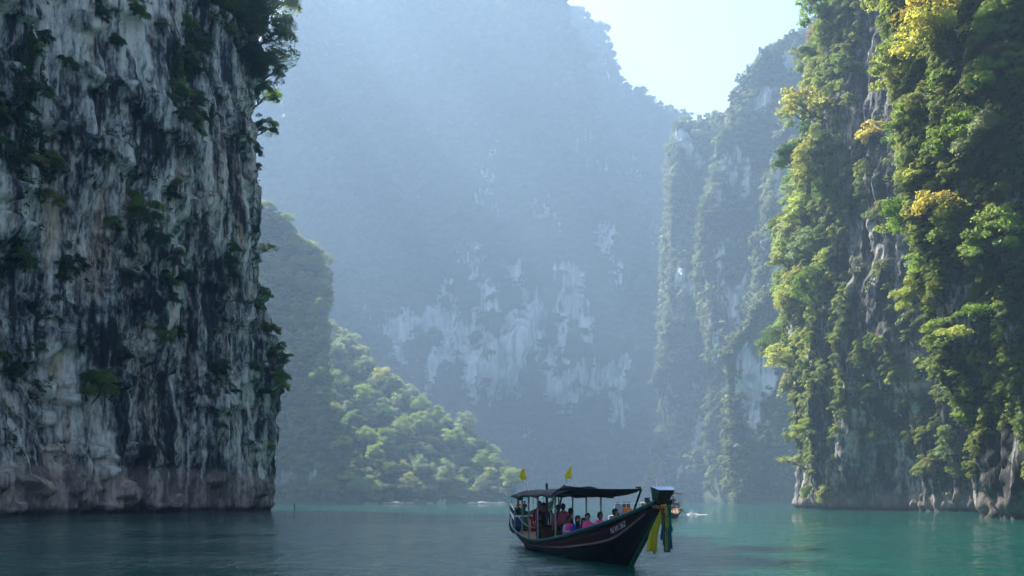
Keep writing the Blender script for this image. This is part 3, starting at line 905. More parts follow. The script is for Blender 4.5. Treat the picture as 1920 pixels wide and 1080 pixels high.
# --- creepers and moss plants spread over the near walls, one uncountable mass per wall
def creepers(name, S, mask, n, leaf, mat, label, seed, lift=0.25):
    r = np.random.default_rng(seed)
    P = S.P.reshape(-1, 3); Nm = S.N.reshape(-1, 3); m = mask.ravel()
    m = m / m.sum()
    nc = n // 14
    ci = r.choice(len(P), nc, p=m)
    i = np.repeat(ci, 14)
    k = len(i)
    off = r.normal(size=(k, 3)) * np.array([.45, .45, .6]) * (leaf * 2.6)
    off -= Nm[i] * np.minimum((off * Nm[i]).sum(1, keepdims=True), 0)
    pos = P[i] + off + Nm[i] * lift * r.random((k, 1))
    nr = Nm[i] * .6 + r.normal(size=(k, 3)) * .5 + np.array([0, 0, .5]); nr /= np.linalg.norm(nr, axis=1, keepdims=True)
    a = np.cross(nr, r.normal(size=(k, 3))); a /= np.linalg.norm(a, axis=1, keepdims=True); b = np.cross(nr, a)
    ln = leaf * (.6 + .8 * r.random(k))[:, None]; wd = ln * .5
    V = np.stack([pos - a * ln, pos + b * wd + nr * ln * .1, pos + a * ln, pos - b * wd + nr * ln * .1], 1).reshape(-1, 3)
    me = np_mesh(name, V, quads=np.arange(k * 4).reshape(-1, 4), mats=[mat], smooth=False)
    fattr(me, 'tone', np.repeat(np.clip(np.repeat(r.random(nc), 14) * .8 + r.random(k) * .3, 0, 1.1), 4))
    o = tag(link_mesh(name, me), label, None, None, 'stuff')
    return o
def cmask(S, seed, bare=(), zmin=2.0, lo=-0.05, hi=0.25):
    f = fbm(S.P[..., 0] / 6, S.P[..., 1] / 6, S.P[..., 2] / 11, 4, seed)
    up = 0.5 + np.clip(S.N[..., 2], -.4, 1)
    return facing(S, .35) * sstep(lo, hi, f) * up * (S.P[..., 2] > zmin) * (1 - ell(S.PX, S.PY, bare)) + 1e-12
o = creepers('creepers', CR, cmask(CR, 81, [(b[0], b[1], b[2], b[3], b[4] * .85) for b in bare_r]), 62000, 0.30, leaf_individual, 'dense creepers and small leafy plants over the far right wall', 31)
o.color = (0.095, 0.115, 0.036, 1)
o = creepers('creepers', CP, cmask(CP, 82, bare_p, lo=-.1), 42000, 0.17, leaf_individual, 'creepers and small leafy plants over the near rock pillar', 32)
o.color = (0.10, 0.125, 0.030, 1)
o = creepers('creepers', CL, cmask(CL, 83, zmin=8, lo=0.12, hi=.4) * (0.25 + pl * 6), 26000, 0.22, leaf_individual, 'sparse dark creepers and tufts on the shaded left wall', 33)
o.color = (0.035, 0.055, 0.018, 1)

# --- shrubs past the countable ones: one mass per wall
def wall_shrubs(S, mask, mind, nmax, smin, smax, protos, label, seed):
    r = np.random.default_rng(seed)
    ids = pick(S.P, mask * .8, mind, nmax, r)
    bn = S.base_n.reshape(-1, 3)[ids]
    scl = r.uniform(smin, smax, len(ids))
    o = instancer('wall_shrubs', S.P.reshape(-1, 3)[ids] - bn * .15, scl, protos, label, seed)
    a = o.data.attributes['rot']
    rot = np.stack([r.normal(size=len(ids)) * .2, r.normal(size=len(ids)) * .25, np.arctan2(bn[:, 1], bn[:, 0]) + r.normal(size=len(ids)) * .5], 1)
    a.data.foreach_set('vector', rot.astype(np.float32).ravel())
    return o

# --- woods on the hill and mountains
def front_ok(S, mg=60):
    return (S.PX > 430 - mg) & (S.PX < 1620) & (S.PY > -mg) & (S.P[..., 2] > 1)

def instancer(name, pts, scl, protos, label, seed):
    r = np.random.default_rng(seed)
    me = bpy.data.meshes.new(name)
    me.vertices.add(len(pts)); me.vertices.foreach_set('co', np.asarray(pts, dtype=np.float32).ravel())
    fattr(me, 'scl', scl)
    a = me.attributes.new('rot', 'FLOAT_VECTOR', 'POINT'); a.data.foreach_set('vector', np.stack([r.normal(size=len(pts)) * .12, r.normal(size=len(pts)) * .12, r.random(len(pts)) * 6.28], 1).astype(np.float32).ravel())
    o = link_mesh(name, me)
    ng = bpy.data.node_groups.new('forest', 'GeometryNodeTree')
    ng.interface.new_socket('Geometry', in_out='INPUT', socket_type='NodeSocketGeometry')
    ng.interface.new_socket('Geometry', in_out='OUTPUT', socket_type='NodeSocketGeometry')
    gi = ng.nodes.new('NodeGroupInput'); go = ng.nodes.new('NodeGroupOutput')
    iop = ng.nodes.new('GeometryNodeInstanceOnPoints'); ci = ng.nodes.new('GeometryNodeCollectionInfo')
    ci.inputs['Collection'].default_value = protos
    ci.inputs['Separate Children'].default_value = True
    ci.inputs['Reset Children'].default_value = True
    iop.inputs['Pick Instance'].default_value = True
    ra = ng.nodes.new('GeometryNodeInputNamedAttribute'); ra.data_type = 'FLOAT_VECTOR'; ra.inputs[0].default_value = 'rot'
    sa = ng.nodes.new('GeometryNodeInputNamedAttribute'); sa.data_type = 'FLOAT'; sa.inputs[0].default_value = 'scl'
    L = ng.links.new
    L(gi.outputs[0], iop.inputs['Points']); L(ci.outputs[0], iop.inputs['Instance'])
    L(ra.outputs[0], iop.inputs['Rotation']); L(sa.outputs[0], iop.inputs['Scale'])
    L(iop.outputs[0], go.inputs[0])
    md = o.modifiers.new('forest', 'NODES'); md.node_group = ng
    tag(o, label, None, None, 'stuff')
    return o

def proto_collection(name, n, nleaf, leaf, seed, nclump, lm=None):
    c = bpy.data.collections.new(name)
    for k in range(n):
        me, cs = crown_mesh('crown', lm or leaf_far, nclump=nclump + 2 * k, nleaf=nleaf, leaf=leaf, seed=seed + k, flat=.75 + .12 * (k % 3), spread=.85, centre=(0, 0, .35))
        c.objects.link(bpy.data.objects.new('crown', me))
    return c
far_proto = proto_collection('distant_crowns', 6, 170, .27, 300, 9)
mid_proto = proto_collection('mid_crowns', 6, 1000, .088, 320, 20, leaf_mid)
rib_proto = proto_collection('rib_crowns', 5, 320, .15, 340, 12, leaf_rib)

def woods(S, mind, nmax, smin, smax, protos, label, seed, skip=None, name='woodland', bare=0.45):
    r = np.random.default_rng(seed)
    # even spread over the whole visible skin of the hill, flanks included
    G = S.G; A_, B_, D_ = G[:-1, :-1], G[:-1, 1:], G[1:, :-1]
    nn = np.cross(B_ - A_, D_ - A_); ar = np.linalg.norm(nn, axis=2) + 1e-9
    nn = nn / ar[..., None]
    V = A_ - np.array([0, 0, CAMZ]); V = V / np.linalg.norm(V, axis=2, keepdims=True)
    fc = np.abs(0 * ar) + 1
    px, py = project(A_)
    rk = np.zeros(ar.shape); rk[:S.rock.shape[0]] = S.rock[:ar.shape[0], :-1][:rk.shape[0]]
    ok = (px > 400) & (px < 1640) & (py > -70) & (A_[..., 2] > 1) & (rk < bare)
    back = np.zeros(ar.shape, bool); back[S.P.shape[0]:] = True
    ok &= ~back | (A_[..., 0] < 400)
    wgt = (ar * ok).ravel(); wgt /= wgt.sum()
    ci = r.choice(len(wgt), min(nmax * 5, 60000), p=wgt)
    e1 = (B_ - A_).reshape(-1, 3)[ci]; e2 = (D_ - A_).reshape(-1, 3)[ci]
    cand = A_.reshape(-1, 3)[ci] + e1 * r.random((len(ci), 1)) + e2 * r.random((len(ci), 1))
    ids = pick(cand, np.ones(len(cand)), mind, nmax, r)
    S_P = cand
    scl = r.uniform(smin, smax, len(ids)) * (1 + .5 * (r.random(len(ids)) < .12))
    P = S_P[ids] + np.array([0, 0, .3]) * scl[:, None]
    return instancer(name, P, scl, protos, label, seed)

woods(M1, 8.2, 9000, 4.6, 8.6, far_proto, 'hazy dark rainforest covering the great far mountain', 61)
woods(M8, 8.2, 5000, 4.6, 8.6, far_proto, 'hazy dark rainforest on the further ridge', 69)
woods(M2, 4.2, 5000, 2.2, 4.2, rib_proto, 'hazy woods on the small peak in the gap', 62)
woods(M3, 3.5, 9000, 2.0, 3.9, rib_proto, 'hazy woods on the rounded mountain behind the right wall', 63)
woods(M6, 3.3, 6000, 1.8, 3.6, rib_proto, 'hazy woods on the steep rib before the rounded mountain', 67)
woods(M7, 3.1, 5000, 1.7, 3.4, rib_proto, 'hazy woods on the low spur with the white rock scar', 68)
woods(M4, 3.6, 2500, 2.2, 4.2, mid_proto, 'woods covering the half shaded cliff behind the left wall', 64)

leaf_wall = leaf_mat('leaves_wall_shrubs', False, (0.050, 0.080, 0.024), (0.135, 0.160, 0.042), .5)
wall_proto = bpy.data.collections.new('wall_crowns')
for k in range(6):
    me, cs = crown_mesh('crown', leaf_wall, nclump=15 + 3 * k, nleaf=1300, leaf=.08, seed=400 + k, flat=.95, spread=.8, droop=.22, centre=(.45, 0, .2))
    wall_proto.objects.link(bpy.data.objects.new('crown', me))
wall_shrubs(CR, pr * .6, 2.3, 1300, 1.2, 2.6, wall_proto, 'uncounted leafy shrubs matted over the far right wall', 71)
wall_shrubs(CP, pp, 1.15, 1500, .7, 1.5, wall_proto, 'uncounted leafy shrubs matted over the near rock pillar', 72)

# the hillside: the trees that show largest one by one, the undergrowth between them as a mass
rh = np.random.default_rng(66)
okm = front_ok(M5, 10) * (M5.PX > 560) * (M5.PX < 975)
ids = pick(M5.P, okm * .8, 7.8, 110, rh)
XH = ([660, 740, 820, 890], ['behind the shaded cliff', 'next to the shaded cliff', 'in the middle', 'right of the middle', 'at the point'])
for i in ids:
    p = M5.P.reshape(-1, 3)[i]; px, py = M5.PX.ravel()[i], M5.PY.ravel()[i]
    colr = rh.choice(['green', 'grey green', 'bright green', 'olive', 'yellow green', 'dark green'], p=[.30, .28, .22, .06, .08, .06])
    sz = rh.choice([rh.uniform(3.6, 5.0), rh.uniform(5.0, 7.4)])
    where = f"{across(px, *XH)}, " + ('on the shore' if py > 895 else ('low down' if py > 840 else ('halfway up' if py > 770 else ('high up' if py > 710 else 'on the ridge'))))
    tree('tall', p - np.array([0, 0, .8]), sz, colr, rh.uniform(0, 6.28), f'{sizeword(sz, 3.6, 7.4)} {colr} hillside tree, {where}', 'trees of the sunlit hillside', squash=rh.uniform(.8, 1.45))
woods(M5, 4.4, 3000, 2.2, 5.0, mid_proto, 'undergrowth and small trees between the big crowns of the hillside', 65, name='undergrowth')
# crown trees along the top of the half shaded cliff
ridge = np.zeros(M4.PX.shape); ridge[-26:, :] = 1
ids = pick(M4.P, front_ok(M4, 10) * ridge * .8, 6.0, 22, rh)
for i in ids:
    p = M4.P.reshape(-1, 3)[i]
    colr = rh.choice(['yellow green', 'bright green', 'yellow', 'green'])  # brighter leaf colours stand in for sunlight on these crowns
    tree('tall', p - np.array([0, 0, 1.0]), rh.uniform(3.4, 5.6), colr, rh.uniform(0, 6.28), f"{colr} tree on the half shaded cliff top, {'right shoulder' if M4.PX.ravel()[i] > 570 else 'beside the wall'}, {band(M4.PY.ravel()[i])}", 'trees on the half shaded cliff')

# where two still read alike, say which is the higher one
_by = {}
for o in list(scene.objects):
    if o.get('category') in ('tree', 'shrub'): _by.setdefault(o['label'], []).append(o)
for lb, os_ in _by.items():
    if len(os_) < 2: continue
    os_.sort(key=lambda o: -o.location.z)
    words = ['higher', 'lower'] if len(os_) == 2 else ['highest'] + ['second-highest', 'third-highest', 'fourth-highest', 'fifth-highest', 'sixth-highest', 'seventh-highest'][:len(os_) - 2] + ['lowest']
    for o, t_ in zip(os_, words): o['label'] = t_ + ' ' + lb

# ------------------------------------------------------------------ paints and cloths
MT = {}
def mat(key, col, **kw):
    if key not in MT: MT[key] = plain(key, col, **kw)
    return MT[key]
hull_black = mat('black_hull_paint', (0.006, 0.006, 0.007), rough=0.4, var=.5, vscale=3, spec=.3)
hull_brown = mat('brown_hull_paint', (0.045, 0.026, 0.018), rough=0.5, var=.5, vscale=3)
maroon = mat('maroon_strake', (0.035, 0.008, 0.010), rough=.4, var=.4, vscale=4)
teal = mat('teal_gunwale_paint', (0.015, 0.085, 0.095), rough=.4, var=.3, vscale=4)
railpaint = mat('faded_pink_rail', (0.22, 0.14, 0.14), rough=.6, var=.3, vscale=5)
green_p = mat('green_paint', (0.020, 0.10, 0.055), rough=.45, var=.35, vscale=4)
wood = mat('deck_wood', (0.33, 0.19, 0.11), rough=.7, var=.35, vscale=6)
darkwood = mat('dark_varnished_wood', (0.035, 0.018, 0.012), rough=.35, var=.4, vscale=6)
steel = mat('galvanised_pipe', (0.20, 0.21, 0.22), rough=.4, metal=.6, var=.15)
whitepipe = mat('white_pipe', (0.80, 0.80, 0.78), rough=.4, var=.08)
blackpipe = mat('black_pipe', (0.02, 0.02, 0.022), rough=.4)
canvas = mat('dark_navy_canvas', (0.022, 0.030, 0.042), rough=.75, var=.4, vscale=2.5, transl=.12)
sheen = mat('painted_sky_sheen', (0.10, 0.17, 0.36), rough=.3, var=.1)  # sky reflection on the prow top, put into the colour
yellowc = mat('yellow_cloth', (0.72, 0.62, 0.04), rough=.8, var=.12, transl=.45)
redc = mat('red_cloth', (0.45, 0.03, 0.02), rough=.8, var=.2, transl=.3)
tealc = mat('teal_cloth', (0.01, 0.14, 0.15), rough=.8, var=.3, transl=.3)
greenc = mat('green_cloth', (0.02, 0.17, 0.09), rough=.8, var=.3, transl=.3)
bluec = mat('blue_cloth', (0.03, 0.06, 0.22), rough=.8, var=.3, transl=.3)
orangec = mat('orange_cloth', (0.7, 0.20, 0.03), rough=.8, var=.2, transl=.3)
letter = mat('white_lettering', (0.55, 0.56, 0.58), rough=.6, var=.2)

def tubeobj(name, pts, rad, m, parent, sides=7):
    V, q = tube_arrays(pts, [rad] * len(pts) if np.isscalar(rad) else rad, sides)
    n = len(V)
    return link_mesh(name, np_mesh(name, V, quads=q, mats=[m]), parent)

def bmobj(name, bm, m, parent=None, smooth=False):
    me = bpy.data.meshes.new(name)
    bm.normal_update(); bm.to_mesh(me); bm.free()
    for x in (m if isinstance(m, (list, tuple)) else [m]): me.materials.append(x)
    if smooth:
        for p in me.polygons: p.use_smooth = True
    return link_mesh(name, me, parent)

def boxobj(name, c, s, m, parent=None, rot=None, bev=0.01):
    bm = bmesh.new()
    M4_ = Matrix.Translation(c) @ (rot.to_4x4() if rot is not None else Matrix()) @ Matrix.Diagonal((*s, 1))
    bmesh.ops.create_cube(bm, size=1.0, matrix=M4_)
    if bev: bmesh.ops.bevel(bm, geom=bm.edges[:], offset=bev, segments=1, affect='EDGES')
    return bmobj(name, bm, m, parent)

# ------------------------------------------------------------------ longtail hull
ST = np.array([  # x, half beam at gunwale, sheer height, half beam at waterline, keel height
    (-1.9, .48, 1.22, .30, 1.02), (-1.2, .66, 1.05, .40, .72), (0, .85, .79, .45, .12), (2, .95, .56, .62, -.22), (4, 1.0, .44, .76, -.32), (6, 1.03, .45, .85, -.35), (8, 1.03, .58, .88, -.35),
    (10, 1.0, .77, .86, -.35), (12, .94, 1.02, .70, -.32), (13.2, .84, 1.18, .42, -.28), (14.3, .68, 1.36, .14, -.05), (15.2, .50, 1.54, .08, .55), (16.1, .34, 1.73, .06, 1.12), (17.0, .22, 1.92, .07, 1.66), (17.25, .20, 1.97, .08, 1.80)])
def hull_at(x, tab=ST):
    return [np.interp(x, tab[:, 0], tab[:, i]) for i in range(1, 5)]

def smooth_tab(tab, n=70):
    x = np.linspace(tab[0, 0], tab[-1, 0], n)
    cols = [x]
    for i in range(1, 5):
        y = np.interp(x, tab[:, 0], tab[:, i])
        k = np.hanning(7); k /= k.sum()
        yp = np.concatenate([2 * y[0] - y[3:0:-1], y, 2 * y[-1] - y[-2:-5:-1]])
        cols.append(np.convolve(yp, k, 'valid'))
    return np.stack(cols, 1)

def build_hull(root, tab, mats, deck_drop=0.22, strake=0.26):
    """hull shell, strake, gunwales, rub rails and planked deck; +x is the bow"""
    hull_m, strake_m, gun_m, rail_m, deck_m, inner_m = mats
    T = smooth_tab(tab); n = len(T)
    x, bg, zs, bw, zk = T.T
    bw = np.minimum(bw, bg)
    def section(fr):     # fraction 0 keel .. 1 gunwale
        # bottom curve keel -> waterline shoulder -> gunwale
        zsh = np.maximum(zk + (zs - zk) * 0.33, np.minimum(0.03, zs))
        if fr <= .4:
            k = fr / .4
            return bw * np.sin(k * np.pi / 2), zk + (zsh - zk) * (1 - np.cos(k * np.pi / 2))
        k = (fr - .4) / .6
        return bw + (bg - bw) * k ** .8, zsh + (zs - zsh) * k
    fr = np.linspace(0, 1, 13)
    rows = []
    for sgn in (1, -1):
        rr_ = [np.stack([x, sgn * section(f)[0], section(f)[1]], 1) for f in fr]
        rows.append(np.array(rr_))
    Vs, Qs, o = [], [], 0
    for k, G in enumerate(rows):
        nr, nc = G.shape[:2]; idx = np.arange(nr * nc).reshape(nr, nc) + o
        q = np.stack([idx[:-1, :-1], idx[:-1, 1:], idx[1:, 1:], idx[1:, :-1]], -1).reshape(-1, 4)
        if k == 0: q = q[:, ::-1]
        Vs.append(G.reshape(-1, 3)); Qs.append(q); o += nr * nc
    # transom and inner skin
    me = np_mesh('hull', np.vstack(Vs), quads=np.vstack(Qs), mats=[hull_m])
    h = link_mesh('hull', me, root)
    so_ = h.modifiers.new('thick', 'SOLIDIFY'); so_.thickness = 0.05; so_.offset = 0
    # transom
    tr = [np.array([x[0] - .01, s * section(f)[0][0], section(f)[1][0]]) for s, fs in ((1, fr), (-1, fr[::-1][:-1])) for f in fs]
    bm = bmesh.new(); vs = [bm.verts.new(v) for v in tr]
    bm.faces.new(vs); bmobj('transom', bm, hull_m, root)
    def ribbon(name, sgn, f0, f1, out, m, x0, x1, thick):
        sel = (x >= x0) & (x <= x1)
        a, za = section(f0); b, zb = section(f1)
        A = np.stack([x, sgn * (a + out), za], 1)[sel]; B = np.stack([x, sgn * (b + out), zb], 1)[sel]
        Ai = A - np.array([0, sgn * thick, 0]); Bi = B - np.array([0, sgn * thick, 0])
        k = len(A); G = np.stack([Ai, A, B, Bi, Ai]); idx = np.arange(5 * k).reshape(5, k)
        q = np.stack([idx[:-1, :-1], idx[:-1, 1:], idx[1:, 1:], idx[1:, :-1]], -1).reshape(-1, 4)
        return link_mesh(name, np_mesh(name, G.reshape(-1, 3), quads=q, mats=[m], smooth=False), root)
    for sgn in (1, -1):
        ribbon('strake', sgn, .70, .93, .032, strake_m, -1.7, 17, .05)
        ribbon('rub_rail', sgn, .655, .70, .06, rail_m, -1.0, 16.6, .09)
        pts = np.stack([x, sgn * (bg + .01), zs - .015], 1)
        V, q = tube_arrays(pts, np.full(n, .062), 8)
        V[:, 2] = pts.repeat(8, 0)[:, 2] + (V[:, 2] - pts.repeat(8, 0)[:, 2]) * 1.15
        link_mesh('gunwale', np_mesh('gunwale', V, quads=q, mats=[gun_m]), root)
    # deck planks, laid fore and aft, following the sheer
    for j in range(8):
        y0, y1 = -1 + j * .25 + .012, -1 + (j + 1) * .25 - .012
        sel = np.nonzero((x > -1.75) & (x < 14.6))[0]
        dw = np.minimum(bg[sel], (bw + (bg - bw) * .55)[sel]) - .08
        dw = np.where(x[sel] > 13, dw * .85, dw)
        dzz = zs[sel] - deck_drop * sstep(-2.0, 3.0, x[sel]) - .30 * sstep(5.2, 7.5, x[sel]) - .06
        top = np.stack([x[sel], y0 * dw, dzz], 1)
        tp2 = top.copy(); tp2[:, 1] = y1 * dw
        lo1 = top - np.array([0, 0, .03]); lo2 = tp2 - np.array([0, 0, .03])
        k = len(sel); G = np.stack([lo1, top, tp2, lo2]); idx = np.arange(4 * k).reshape(4, k)
        q = np.stack([idx[:-1, :-1], idx[:-1, 1:], idx[1:, 1:], idx[1:, :-1]], -1).reshape(-1, 4)
        link_mesh('deck_plank', np_mesh('deck_plank', G.reshape(-1, 3), quads=q, mats=[deck_m], smooth=False), root)
    return T, section

def prow_block(root, x0, z0, m_side, m_front, m_top, s=1.0):
    """wide carved board that crowns the stem, leaning forward and flaring upward"""
    def ring(x, z, hw, th):
        return [(x - th, -hw, z), (x, -hw * .94, z), (x, hw * .94, z), (x - th, hw, z)]
    a = ring(x0 + .02, z0 - .10, .16 * s, .30); b = ring(x0 + .22 * s, z0 + .14 * s, .21 * s, .34); c = ring(x0 + .42 * s, z0 + .33 * s, .245 * s, .44)
    c = [(c[0][0], -.325 * s, c[0][2] + .10), c[1], c[2], (c[3][0], .325 * s, c[3][2] + .10)]
    b = [(b[0][0], -.245 * s, b[0][2]), b[1], b[2], (b[3][0], .245 * s, b[3][2])]
    bm = bmesh.new(); R_ = [[bm.verts.new(v) for v in r] for r in (a, b, c)]
    for i in range(2):
        for k in range(4):
            f = bm.faces.new((R_[i][k], R_[i][(k + 1) % 4], R_[i + 1][(k + 1) % 4], R_[i + 1][k]))
            f.material_index = 1 if k == 1 else 0
    f = bm.faces.new(R_[2]); f.material_index = 2
    bm.faces.new(R_[0][::-1])
    bmesh.ops.recalc_face_normals(bm, faces=bm.faces[:])
    return bmobj('prow_board', bm, [m_side, m_front, m_top], root)

def text_on(root, txt, x, size, T, section, sgn, m, f=.80, name='registration_number'):
    cu = bpy.data.curves.new(name, 'FONT'); cu.body = txt; cu.size = size; cu.extrude = .003; cu.align_x = 'LEFT'
    tmp = bpy.data.objects.new('tmp_text', cu); C.objects.link(tmp)
    dg = bpy.context.evaluated_depsgraph_get(); dg.update()
    me = bpy.data.meshes.new_from_object(tmp.evaluated_get(dg)); bpy.data.objects.remove(tmp)
    a, za = section(f)
    xs = T[:, 0]
    for v in me.vertices:
        # reading direction runs along the side, towards the bow on the starboard side
        xx = x + v.co.x * (1 if sgn < 0 else -1)
        yb = np.interp(xx, xs, a); zb = np.interp(xx, xs, za)
        y2 = np.interp(xx, xs, section(min(.98, f + .1))[0])
        v.co = Vector((xx, sgn * (yb + (y2 - yb) * v.co.y * 2.0 + .052 + v.co.z), zb - size * .33 + v.co.y))
    me.materials.clear(); me.materials.append(m)
    return link_mesh(name, me, root)

def place_boat(root, stern, bow):
    d = Vector(bow) - Vector(stern)
    root.location = (stern[0], stern[1], 0)
    root.rotation_euler = (0, 0, math.atan2(d.y, d.x))

# ------------------------------------------------------------------ people
def skin_mesh(joints, edges, name):
    bm = bmesh.new(); lay = bm.verts.layers.skin.verify()
    vs = {}
    for k, (co, r) in joints.items():
        v = bm.verts.new(co); v[lay].radius = (r, r) if np.isscalar(r) else r; vs[k] = v
    vs['pelvis'][lay].use_root = True
    for a, b in edges: bm.edges.new((vs[a], vs[b]))
    me = bpy.data.meshes.new('tmp'); bm.to_mesh(me); bm.free()
    o = bpy.data.objects.new('tmp', me); C.objects.link(o)
    s = o.modifiers.new('s', 'SKIN'); s.use_smooth_shade = True; s.branch_smoothing = .4
    b = o.modifiers.new('b', 'SUBSURF'); b.levels = 1
    dg = bpy.context.evaluated_depsgraph_get(); dg.update()
    out = bpy.data.meshes.new_from_object(o.evaluated_get(dg)); out.name = name
    bpy.data.objects.remove(o)
    return out

SKIN = mat('skin', (0.30, 0.17, 0.11), rough=.6, var=.1)
SKIN_D = mat('tanned_skin', (0.16, 0.085, 0.055), rough=.6, var=.1)
HAIR = mat('black_hair', (0.010, 0.009, 0.008), rough=.45, var=.3, vscale=30)
HAIR_B = mat('brown_hair', (0.11, 0.06, 0.03), rough=.5, var=.3, vscale=30)
HAIR_L = mat('fair_hair', (0.55, 0.45, 0.30), rough=.5, var=.2, vscale=30)
EYE = mat('eye_dark', (0.02, 0.015, 0.012), rough=.3)
LIP = mat('lips', (0.22, 0.07, 0.06), rough=.5)
SHOE = mat('shoe', (0.05, 0.05, 0.05), rough=.7)

def body(pose):
    z0 = 0.0; sit = pose in ('sit', 'sit_fold')
    p = .56 if sit else .92
    lean = {'stand': 0.0, 'lean': .22, 'sit': .03, 'sit_fold': .10, 'back': 0.0}[pose]
    J = {}
    def tz(h): return (lean * h, 0, p + h)
    J['pelvis'] = ((0, 0, p), (.15, .115)); J['spine'] = (tz(.20), (.135, .105)); J['chest'] = (tz(.40), (.165, .12))
    J['neck'] = (tz(.54), .055); J['jaw'] = (np.add(tz(.61), (.015, 0, 0)), (.07, .075)); J['head'] = (np.add(tz(.69), (.012, 0, 0)), (.083, .098)); J['crown_of_head'] = (np.add(tz(.775), (-.005, 0, 0)), (.06, .07))
    J['nose'] = (np.add(tz(.665), (.112, 0, 0)), .014)
    E = [('pelvis', 'spine'), ('spine', 'chest'), ('chest', 'neck'), ('neck', 'jaw'), ('jaw', 'head'), ('head', 'crown_of_head'), ('head', 'nose')]
    for s, n_ in ((1, 'l'), (-1, 'r')):
        sh = np.add(tz(.45), (0, s * .185, 0))
        J['sh' + n_] = (sh, .066)
        if pose == 'stand' or pose == 'back': el = sh + (-.03, s * .06, -.28); wr = el + (.08, -s * .01, -.24)
        elif pose == 'lean': el = sh + (.10, s * .07, -.26); wr = el + (.20, -s * .06, -.13)
        elif pose == 'sit': el = sh + (.04, s * .07, -.27); wr = el + (.21, -s * .08, -.10)
        else: el = sh + (.10, s * .05, -.25); wr = el + (.17, -s * .15, .02)
        J['el' + n_] = (el, .046); J['wr' + n_] = (wr, .031)
        d = (wr - el) / np.linalg.norm(wr - el); side = np.array([0, 1.0, 0]); up = np.cross(d, side); up /= np.linalg.norm(up)
        pa = wr + d * .07; J['pa' + n_] = (pa, (.036, .020))
        E += [('chest', 'sh' + n_), ('sh' + n_, 'el' + n_), ('el' + n_, 'wr' + n_), ('wr' + n_, 'pa' + n_)]
        for k, (off_, ln) in enumerate(((-.030, .070), (-.010, .080), (.010, .074), (.030, .058))):
            b0 = pa + d * .03 + side * off_; b1 = b0 + d * ln * .55 - up * .012; b2 = b1 + d * ln * .35 - up * .03
            for q, bb in enumerate((b0, b1, b2)): J[f'f{k}{q}{n_}'] = (bb, (.011, .0095, .008)[q])
            E += [('pa' + n_, f'f{k}0{n_}'), (f'f{k}0{n_}', f'f{k}1{n_}'), (f'f{k}1{n_}', f'f{k}2{n_}')]
        t0 = wr + d * .035 - side * s * .035; t1 = t0 + d * .045 - side * s * .02
        J['t0' + n_] = (t0, .012); J['t1' + n_] = (t1, .010); E += [('wr' + n_, 't0' + n_), ('t0' + n_, 't1' + n_)]
        hp = np.array([0, s * .10, p - .03])
        if sit: kn = np.array([.43, s * .13, p - .03]); an = np.array([.40, s * .12, .09])
        else: kn = np.array([.03, s * .11, .50]); an = np.array([-.02, s * .11, .09])
        J['hp' + n_] = (hp, .092); J['kn' + n_] = (kn, .060); J['ca' + n_] = (kn * .6 + an * .4 + (-.015, 0, 0), .055); J['an' + n_] = (an, .038); J['to' + n_] = (an + (.15, s * .015, -.05), .036)
        J['ear' + n_] = (np.add(tz(.685), (0, s * .098, 0)), (.012, .018))
        E += [('pelvis', 'hp' + n_), ('hp' + n_, 'kn' + n_), ('kn' + n_, 'ca' + n_), ('ca' + n_, 'an' + n_), ('an' + n_, 'to' + n_), ('head', 'ear' + n_)]
    me = skin_mesh({k: (tuple(c), r) for k, (c, r) in J.items()}, E, 'person_body')
    cls = []
    def part_of(a, b):
        for k in (a, b):
            if k[:2] in ('pa', 't0', 't1') or k[0] == 'f': return 0
            if k in ('jaw', 'head', 'crown_of_head', 'nose', 'neck') or k[:3] == 'ear': return 0
        if b[:2] == 'to': return 3
        if a[:2] in ('hp', 'kn', 'ca') or b[:2] == 'hp': return 2
        return 1
    segs = [(np.array(J[a][0], float), np.array(J[b][0], float), part_of(a, b)) for a, b in E]
    me.materials.clear()
    for m in (SKIN, HAIR, HAIR, SHOE): me.materials.append(m)
    for f in me.polygons:
        c = np.array(f.center); best = (1e9, 0)
        for a, b, k in segs:
            t = np.clip(np.dot(c - a, b - a) / np.dot(b - a, b - a), 0, 1); dd = np.linalg.norm(c - a - t * (b - a))
            if dd < best[0]: best = (dd, k)
        f.material_index = best[1]; f.use_smooth = True
    return me, J
BODY = {}
def get_body(pose):
    if pose not in BODY: BODY[pose] = body(pose)
    return BODY[pose]
def hair_mesh(J, long, m):
    hx = np.array(J['head'][0]); bm = bmesh.new()
    bmesh.ops.create_uvsphere(bm, u_segments=14, v_segments=9, radius=1.0)
    for v in bm.verts:
        x, y, z = v.co
        low = z < -.05
        sc = 1.0
        v.co = Vector((x * .112 - .016, y * .102, z * .105 + .035))
        if x > .35 and z < .45: v.co.x = min(v.co.x, .055)          # leaves the face free
        if low and x <= .35: v.co.z -= (.06 + (.26 if long else 0)) * (-z)
        v.co += Vector((random.uniform(-.006, .006), random.uniform(-.006, .006), random.uniform(-.006, .006))) + Vector(hx)
    return bm
def vest_mesh(J):
    bm = bmesh.new(); p = np.array(J['pelvis'][0]); c = np.array(J['chest'][0]); rings = []
    for t, rx, ry in ((.05, .15, .19), (.10, .185, .225), (.55, .19, .235), (.92, .185, .23), (1.18, .15, .19), (1.28, .10, .13)):
        o = p + (c - p) * t
        rings.append([bm.verts.new((o[0] + rx * math.cos(a) * (1.0 + .04 * math.cos(2 * a)), o[1] + ry * math.sin(a), o[2])) for a in np.linspace(0, 2 * math.pi, 16, endpoint=False)])
    for r0, r1 in zip(rings, rings[1:]):
        for k in range(16): bm.faces.new((r0[k], r0[(k + 1) % 16], r1[(k + 1) % 16], r1[k]))
    return bm
